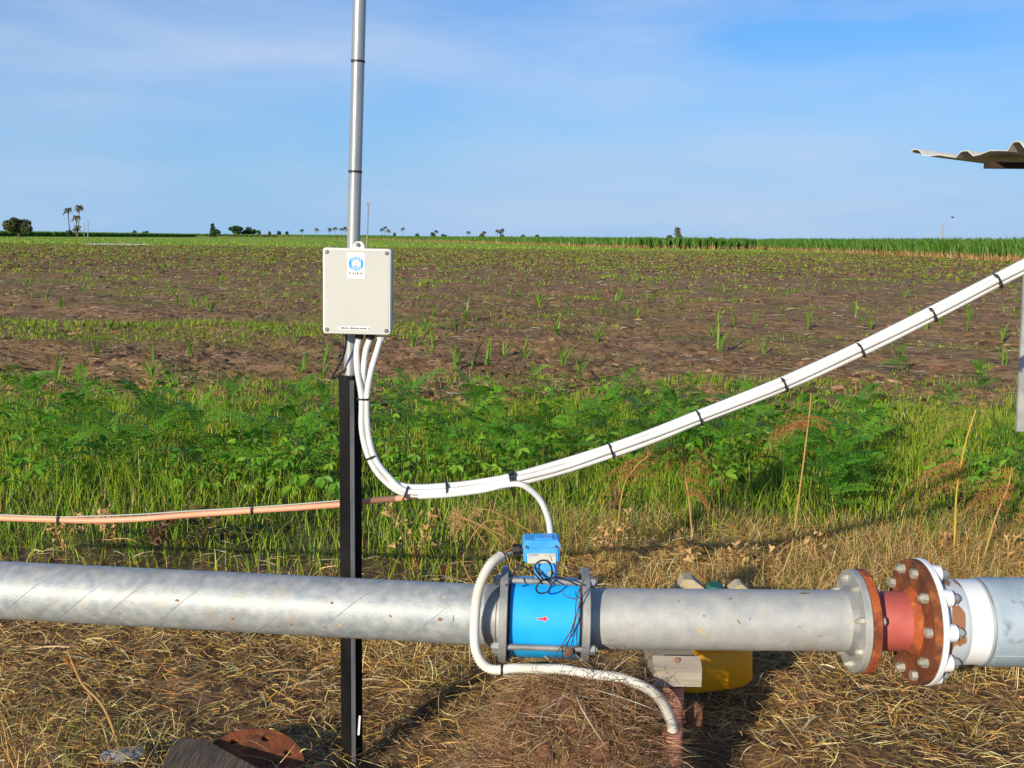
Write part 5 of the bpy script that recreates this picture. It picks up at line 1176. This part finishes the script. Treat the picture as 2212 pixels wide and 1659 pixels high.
def crown(c, rx, rz, n, leaf, seed, lumps=9):
    r0 = np.random.default_rng(seed); lc = r0.normal(0, 1, (lumps, 3)); lc /= np.linalg.norm(lc, axis=1)[:, None]; lc *= r0.uniform(.35, .72, (lumps, 1)); lr = r0.uniform(.26, .46, lumps)
    k = r0.integers(0, lumps, n); d = r0.normal(0, 1, (n, 3)); d /= np.linalg.norm(d, axis=1)[:, None]
    P = (lc[k] + d * (lr[k] * r0.uniform(.6, 1.05, n))[:, None]) * np.array([rx, rx, rz]) + np.array(c)
    u = r0.normal(0, 1, (n, 3)); u /= np.linalg.norm(u, axis=1)[:, None]; v = np.cross(u, r0.normal(0, 1, (n, 3))); v /= np.linalg.norm(v, axis=1)[:, None]
    s = leaf * r0.uniform(.6, 1.4, n)[:, None]; V = np.stack([P - u * s, P + v * s * .6, P + u * s, P - v * s * .6], 1).reshape(-1, 3)
    return V, (np.arange(n) * 4)[:, None] + np.arange(4)[None]
def tree(name, lab, cat, px, d, top, width, seed, leafm, n=1400, trunk_f=.35, leaf=.3, group=None):
    b = far(px, d); H_ = at(px, top, d).z; o = thing(name, lab, cat, b, group); rx = width / 2 * d / FOC; rs = random.Random(seed); ct = b + Vector((0, 0, H_ * (trunk_f + (1 - trunk_f) / 2)))
    m = MB(); m.tube([b, b + Vector((.1, 0, H_ * trunk_f)), ct], [rx * .07, rx * .055, rx * .02], 7)
    for k in range(5):
        a = rs.uniform(0, 6.28); m.tube([b + Vector((0, 0, H_ * trunk_f * rs.uniform(.5, 1))), ct + Vector((math.cos(a) * rx * .6, math.sin(a) * rx * .6, H_ * rs.uniform(-.05, .2)))], [rx * .035, rx * .012], 5)
    m.build('trunk', 'trunk', o); V, F = crown(ct, rx, H_ * (1 - trunk_f) / 2 * 1.1, n, leaf, seed); link('crown', fast_mesh('crown', V, F, leafm), o); return o
tree('tree', 'lone round-crowned tree at the far left horizon', 'tree', 41, 300, 460, 62, 5, 'tree_leaf', 4200, .12, .36)
for px, d, top, wd, sd_, lab in ((512, 1300, 488, 42, 2, 'largest dark bushy tree of the clump left of the mast'), (538, 1320, 491, 34, 3, 'right-hand dark bushy tree of the clump left of the mast'), (470, 1250, 497, 14, 4, 'small dark bush beside the pointed conifer')):
    tree('bushy_tree', lab, 'tree', px, d, top, wd, sd_, 'bush_leaf', 1300, .10, 1.4)
b = far(460, 600); o = thing('conifer', 'pointed dark conifer on the far left horizon', 'tree', b); H_ = at(460, 484, 600).z
m = MB(); m.tube([b, b + Vector((0, 0, H_))], [.35, .05], 6); m.build('trunk', 'trunk', o)
r0 = np.random.default_rng(4); n = 700; u = r0.random(n) ** .7; a = r0.uniform(0, 6.28, n); rr_ = (1 - u) * 1.6 + .1; P = np.stack([b.x + rr_ * np.cos(a), b.y + rr_ * np.sin(a), .06 * H_ + u * H_ * .94], 1)
dv_ = r0.normal(0, .45, (n, 3)); sv = r0.normal(0, .3, (n, 3)); V = np.stack([P - dv_, P + sv, P + dv_, P - sv], 1).reshape(-1, 3); link('crown', fast_mesh('crown', V, (np.arange(n) * 4)[:, None] + np.arange(4), 'bush_leaf'), o)
def palm(px, d, top, seed, lab, lean=0.0, size=2.2, group=None):
    rs = random.Random(seed); b = far(px + lean, d); tp_ = at(px, top + size * .35 * FOC / d, d); o = thing('palm_tree', lab, 'palm', b, group)
    m = MB(); m.tube([b, b.lerp(tp_, .5) + Vector((rs.uniform(-.2, .2), 0, 0)), tp_], [.30, .22, .17], 6); m.build('trunk', 'trunk', o)
    m = MB()
    for k in range(18):
        a = k * 2.4; el = rs.uniform(-.5, .9); P = []; l = size * rs.uniform(.8, 1.15)
        for i in range(5):
            t_ = i / 4; P.append(tp_ + Vector((math.cos(a) * l * t_ * math.cos(el) , math.sin(a) * l * t_ * math.cos(el), l * (math.sin(el) * t_ - .75 * t_ * t_))))
        sd_ = Vector((-math.sin(a), math.cos(a), 0)); dn = Vector((0, 0, -1))
        for i in range(4):
            w0, w1 = [size * .20 * math.sin(math.pi * (.15 + .8 * q / 4)) for q in (i, i + 1)]
            for s in (-1, 1): m.add([P[i], P[i + 1], P[i + 1] + sd_ * s * w1 + dn * w1 * .8, P[i] + sd_ * s * w0 + dn * w0 * .8], [(0, 1, 2, 3)])
    m.build('crown', 'palm_leaf', o)
palm(146, 430, 446, 1, 'left palm of the tall group near the lone tree', 7, 2.3); palm(171, 440, 441, 2, 'tallest palm of the group near the lone tree', -3, 2.3); palm(165, 430, 463, 3, 'middle-height palm of the group near the lone tree', 1, 2.2); palm(166, 420, 485, 4, 'shortest palm of the group near the lone tree', 0, 2.2)
tree('bush', 'low dark bush at the foot of the palm group', 'bush', 150, 415, 497, 16, 14, 'bush_leaf', 500, .05, .4)
for i, (px, top) in enumerate(((652, 494), (684, 491.5), (712, 491), (724, 489.5), (738, 491), (745, 488.5), (752, 494))): palm(px, 1250, top, 30 + i, 'small distant palm on the horizon just left of the mast', 0, 3.6, 'horizon palms left of the mast')
for i, (px, top) in enumerate(((825, 492), (832, 488), (839, 494), (870, 490.5), (942, 496), (1012, 498), (1046, 498), (1075, 494.5), (1080, 497), (1085, 492.5))): palm(px, 1250, top, 50 + i, 'small distant palm on the horizon right of the mast', 0, 3.6, 'horizon palms right of the mast')
palm(1464, 380, 489, 71, 'tall shaggy palm on the horizon right of centre', 0, 1.7); palm(1463, 380, 497, 72, 'lower palm of the shaggy cluster right of centre', 0, 1.6)
tree('bushy_tree', 'small bushy tree left of the shaggy palm', 'tree', 1446, 390, 506, 16, 15, 'tree_leaf', 500, .2, .35); tree('bushy_tree', 'small bushy tree at the foot of the shaggy palm', 'tree', 1466, 375, 505, 16, 16, 'tree_leaf', 500, .2, .35)
rs = random.Random(5)
for i, (px, top, wd) in enumerate(((292, 499, 9), (312, 500, 9), (318, 498.5, 5), (560, 498, 10), (582, 500, 8), (602, 499, 12), (620, 500, 9), (852, 503, 6), (900, 504, 10), (934, 500, 12), (960, 505, 16), (1040, 505, 12), (1085, 506, 10), (1130, 506, 14), (1160, 508, 14), (1260, 511, 14), (1395, 511, 10), (1420, 515, 10), (1530, 519, 14), (1580, 519, 10), (1345, 513.5, 16))):
    tree('bush', 'small dark tree clump on the far horizon ' + ('left of the mast' if px < 760 else 'right of the mast'), 'bush', px, 1300, top, wd, 200 + i, 'tree_leaf', 260, .1, 1.2, 'horizon clumps ' + ('left' if px < 760 else 'right'))
def pole(px, d, base, top, lab, arms=((.0, 12),), w_=.16, lean=0):
    b = far(px - lean, d); tp_ = at(px, top, d); o = thing('utility_pole', lab, 'utility pole', b); m = MB(); m.tube([b, tp_], [w_, w_ * .7], 8); m.build('pole', 'far_pole', o)
    for dz_, apx in arms:
        c = tp_ + Vector((0, -.1, -dz_)); hw_ = apx / 2 * d / FOC; m = MB(); m.box(c, (2 * hw_, .12, .14)); m.build('crossarm', 'far_pole', o)
        for s in (-.85, 0, .85):
            m = MB(); m.tube([c + Vector((s * hw_, 0, .05)), c + Vector((s * hw_, 0, .28))], .05, 6); m.build('insulator', 'far_pole', o)
pole(795.5, 145, 525, 442, 'thin lone pole just right of the mast', ((.05, 5),), .11, lean=3)
pole(2037, 260, 525, 485, 'T-shaped power pole above the cane at far right', ((.1, 11),), .15, lean=1)
pole(190, 380, 512, 476, 'power pole with two crossarms beside the palm group', ((.2, 11), (1.6, 9)), .2); pole(182, 430, 511, 481, 'fainter power pole behind the two-crossarm pole', ((.2, 6),), .16)
b = far(402, 780); b.z = .05; o = thing('parked_car', 'white car parked at the edge of the far left cane', 'car', b); b.z = .2
m = MB(); pr = [(-1.9, .25), (-1.9, .75), (-1.2, .85), (-.7, 1.35), (.8, 1.35), (1.4, .85), (1.9, .7), (1.9, .25)]; m.prism([b + Vector((x, -.8, z)) for x, z in pr], (0, 1.6, 0)); m.build('body', 'car_white', o)
m = MB(); m.prism([b + Vector((x, -.82, z)) for x, z in ((-.95, .87), (-.6, 1.25), (.7, 1.25), (1.1, .87))], (0, 1.64, 0)); m.build('window', 'car_glass', o)
for s in (-1.2, 1.2):
    m = MB(); m.tube([b + Vector((s, -.85, .1)), b + Vector((s, .85, .1))], .32, 14); m.build('wheel', 'tyre', o)
b = far(418, 770); o = thing('field_trailer', 'small pale trailer with dark end beside the far white car', 'trailer', b); b.z = .2
m = MB(); m.prism([b + Vector((x, -.7, z)) for x, z in ((-1.1, .3), (-1.1, .6), (.2, .7), (.7, 1.3), (1.0, 1.3), (1.0, .3))], (0, 1.4, 0)); m.build('tray', 'car_white', o)
m = MB(); m.prism([b + Vector((x, -.75, z)) for x, z in ((1.02, .3), (1.02, 1.4), (1.35, 1.2), (1.35, .3))], (0, 1.5, 0)); m.build('tailgate', 'car_glass', o)
for s in (-.5, .4):
    m = MB(); m.tube([b + Vector((s, -.75, .08)), b + Vector((s, .75, .08))], .28, 12); m.build('wheel', 'tyre', o)
wp = [G(x, y, .12) for x, y in ((185, 527.2), (250, 527.6), (320, 528))]
m = MB(); m.tube(wp, .055, 10); tag(m.build('irrigation_pipe', 'white_clean'), 'long thin white irrigation pipe lying across the far left field', 'pipe')
bd = at(2058, 470, 90); o = thing('flying_bird', 'tiny dark bird in the sky above the right-hand pole', 'bird', bd)
m = MB(); m.tube([bd + Vector((-.13, 0, -.02)), bd, bd + Vector((.12, 0, .03))], [.015, .05, .02], 8); m.build('body', 'trunk', o)
for s in (-1, 1):
    m = MB(); m.prism([bd + Vector((-.05, 0, 0)), bd + Vector((.06, 0, 0)), bd + Vector((.03, s * .2, .14)), bd + Vector((-.04, s * .32, .10))], (0, 0, .012)); m.build('wing', 'trunk', o)

ordinals([o for o in COL.objects if o.parent is None and 'group' in o and o['group'] != 'far cane shoots'])
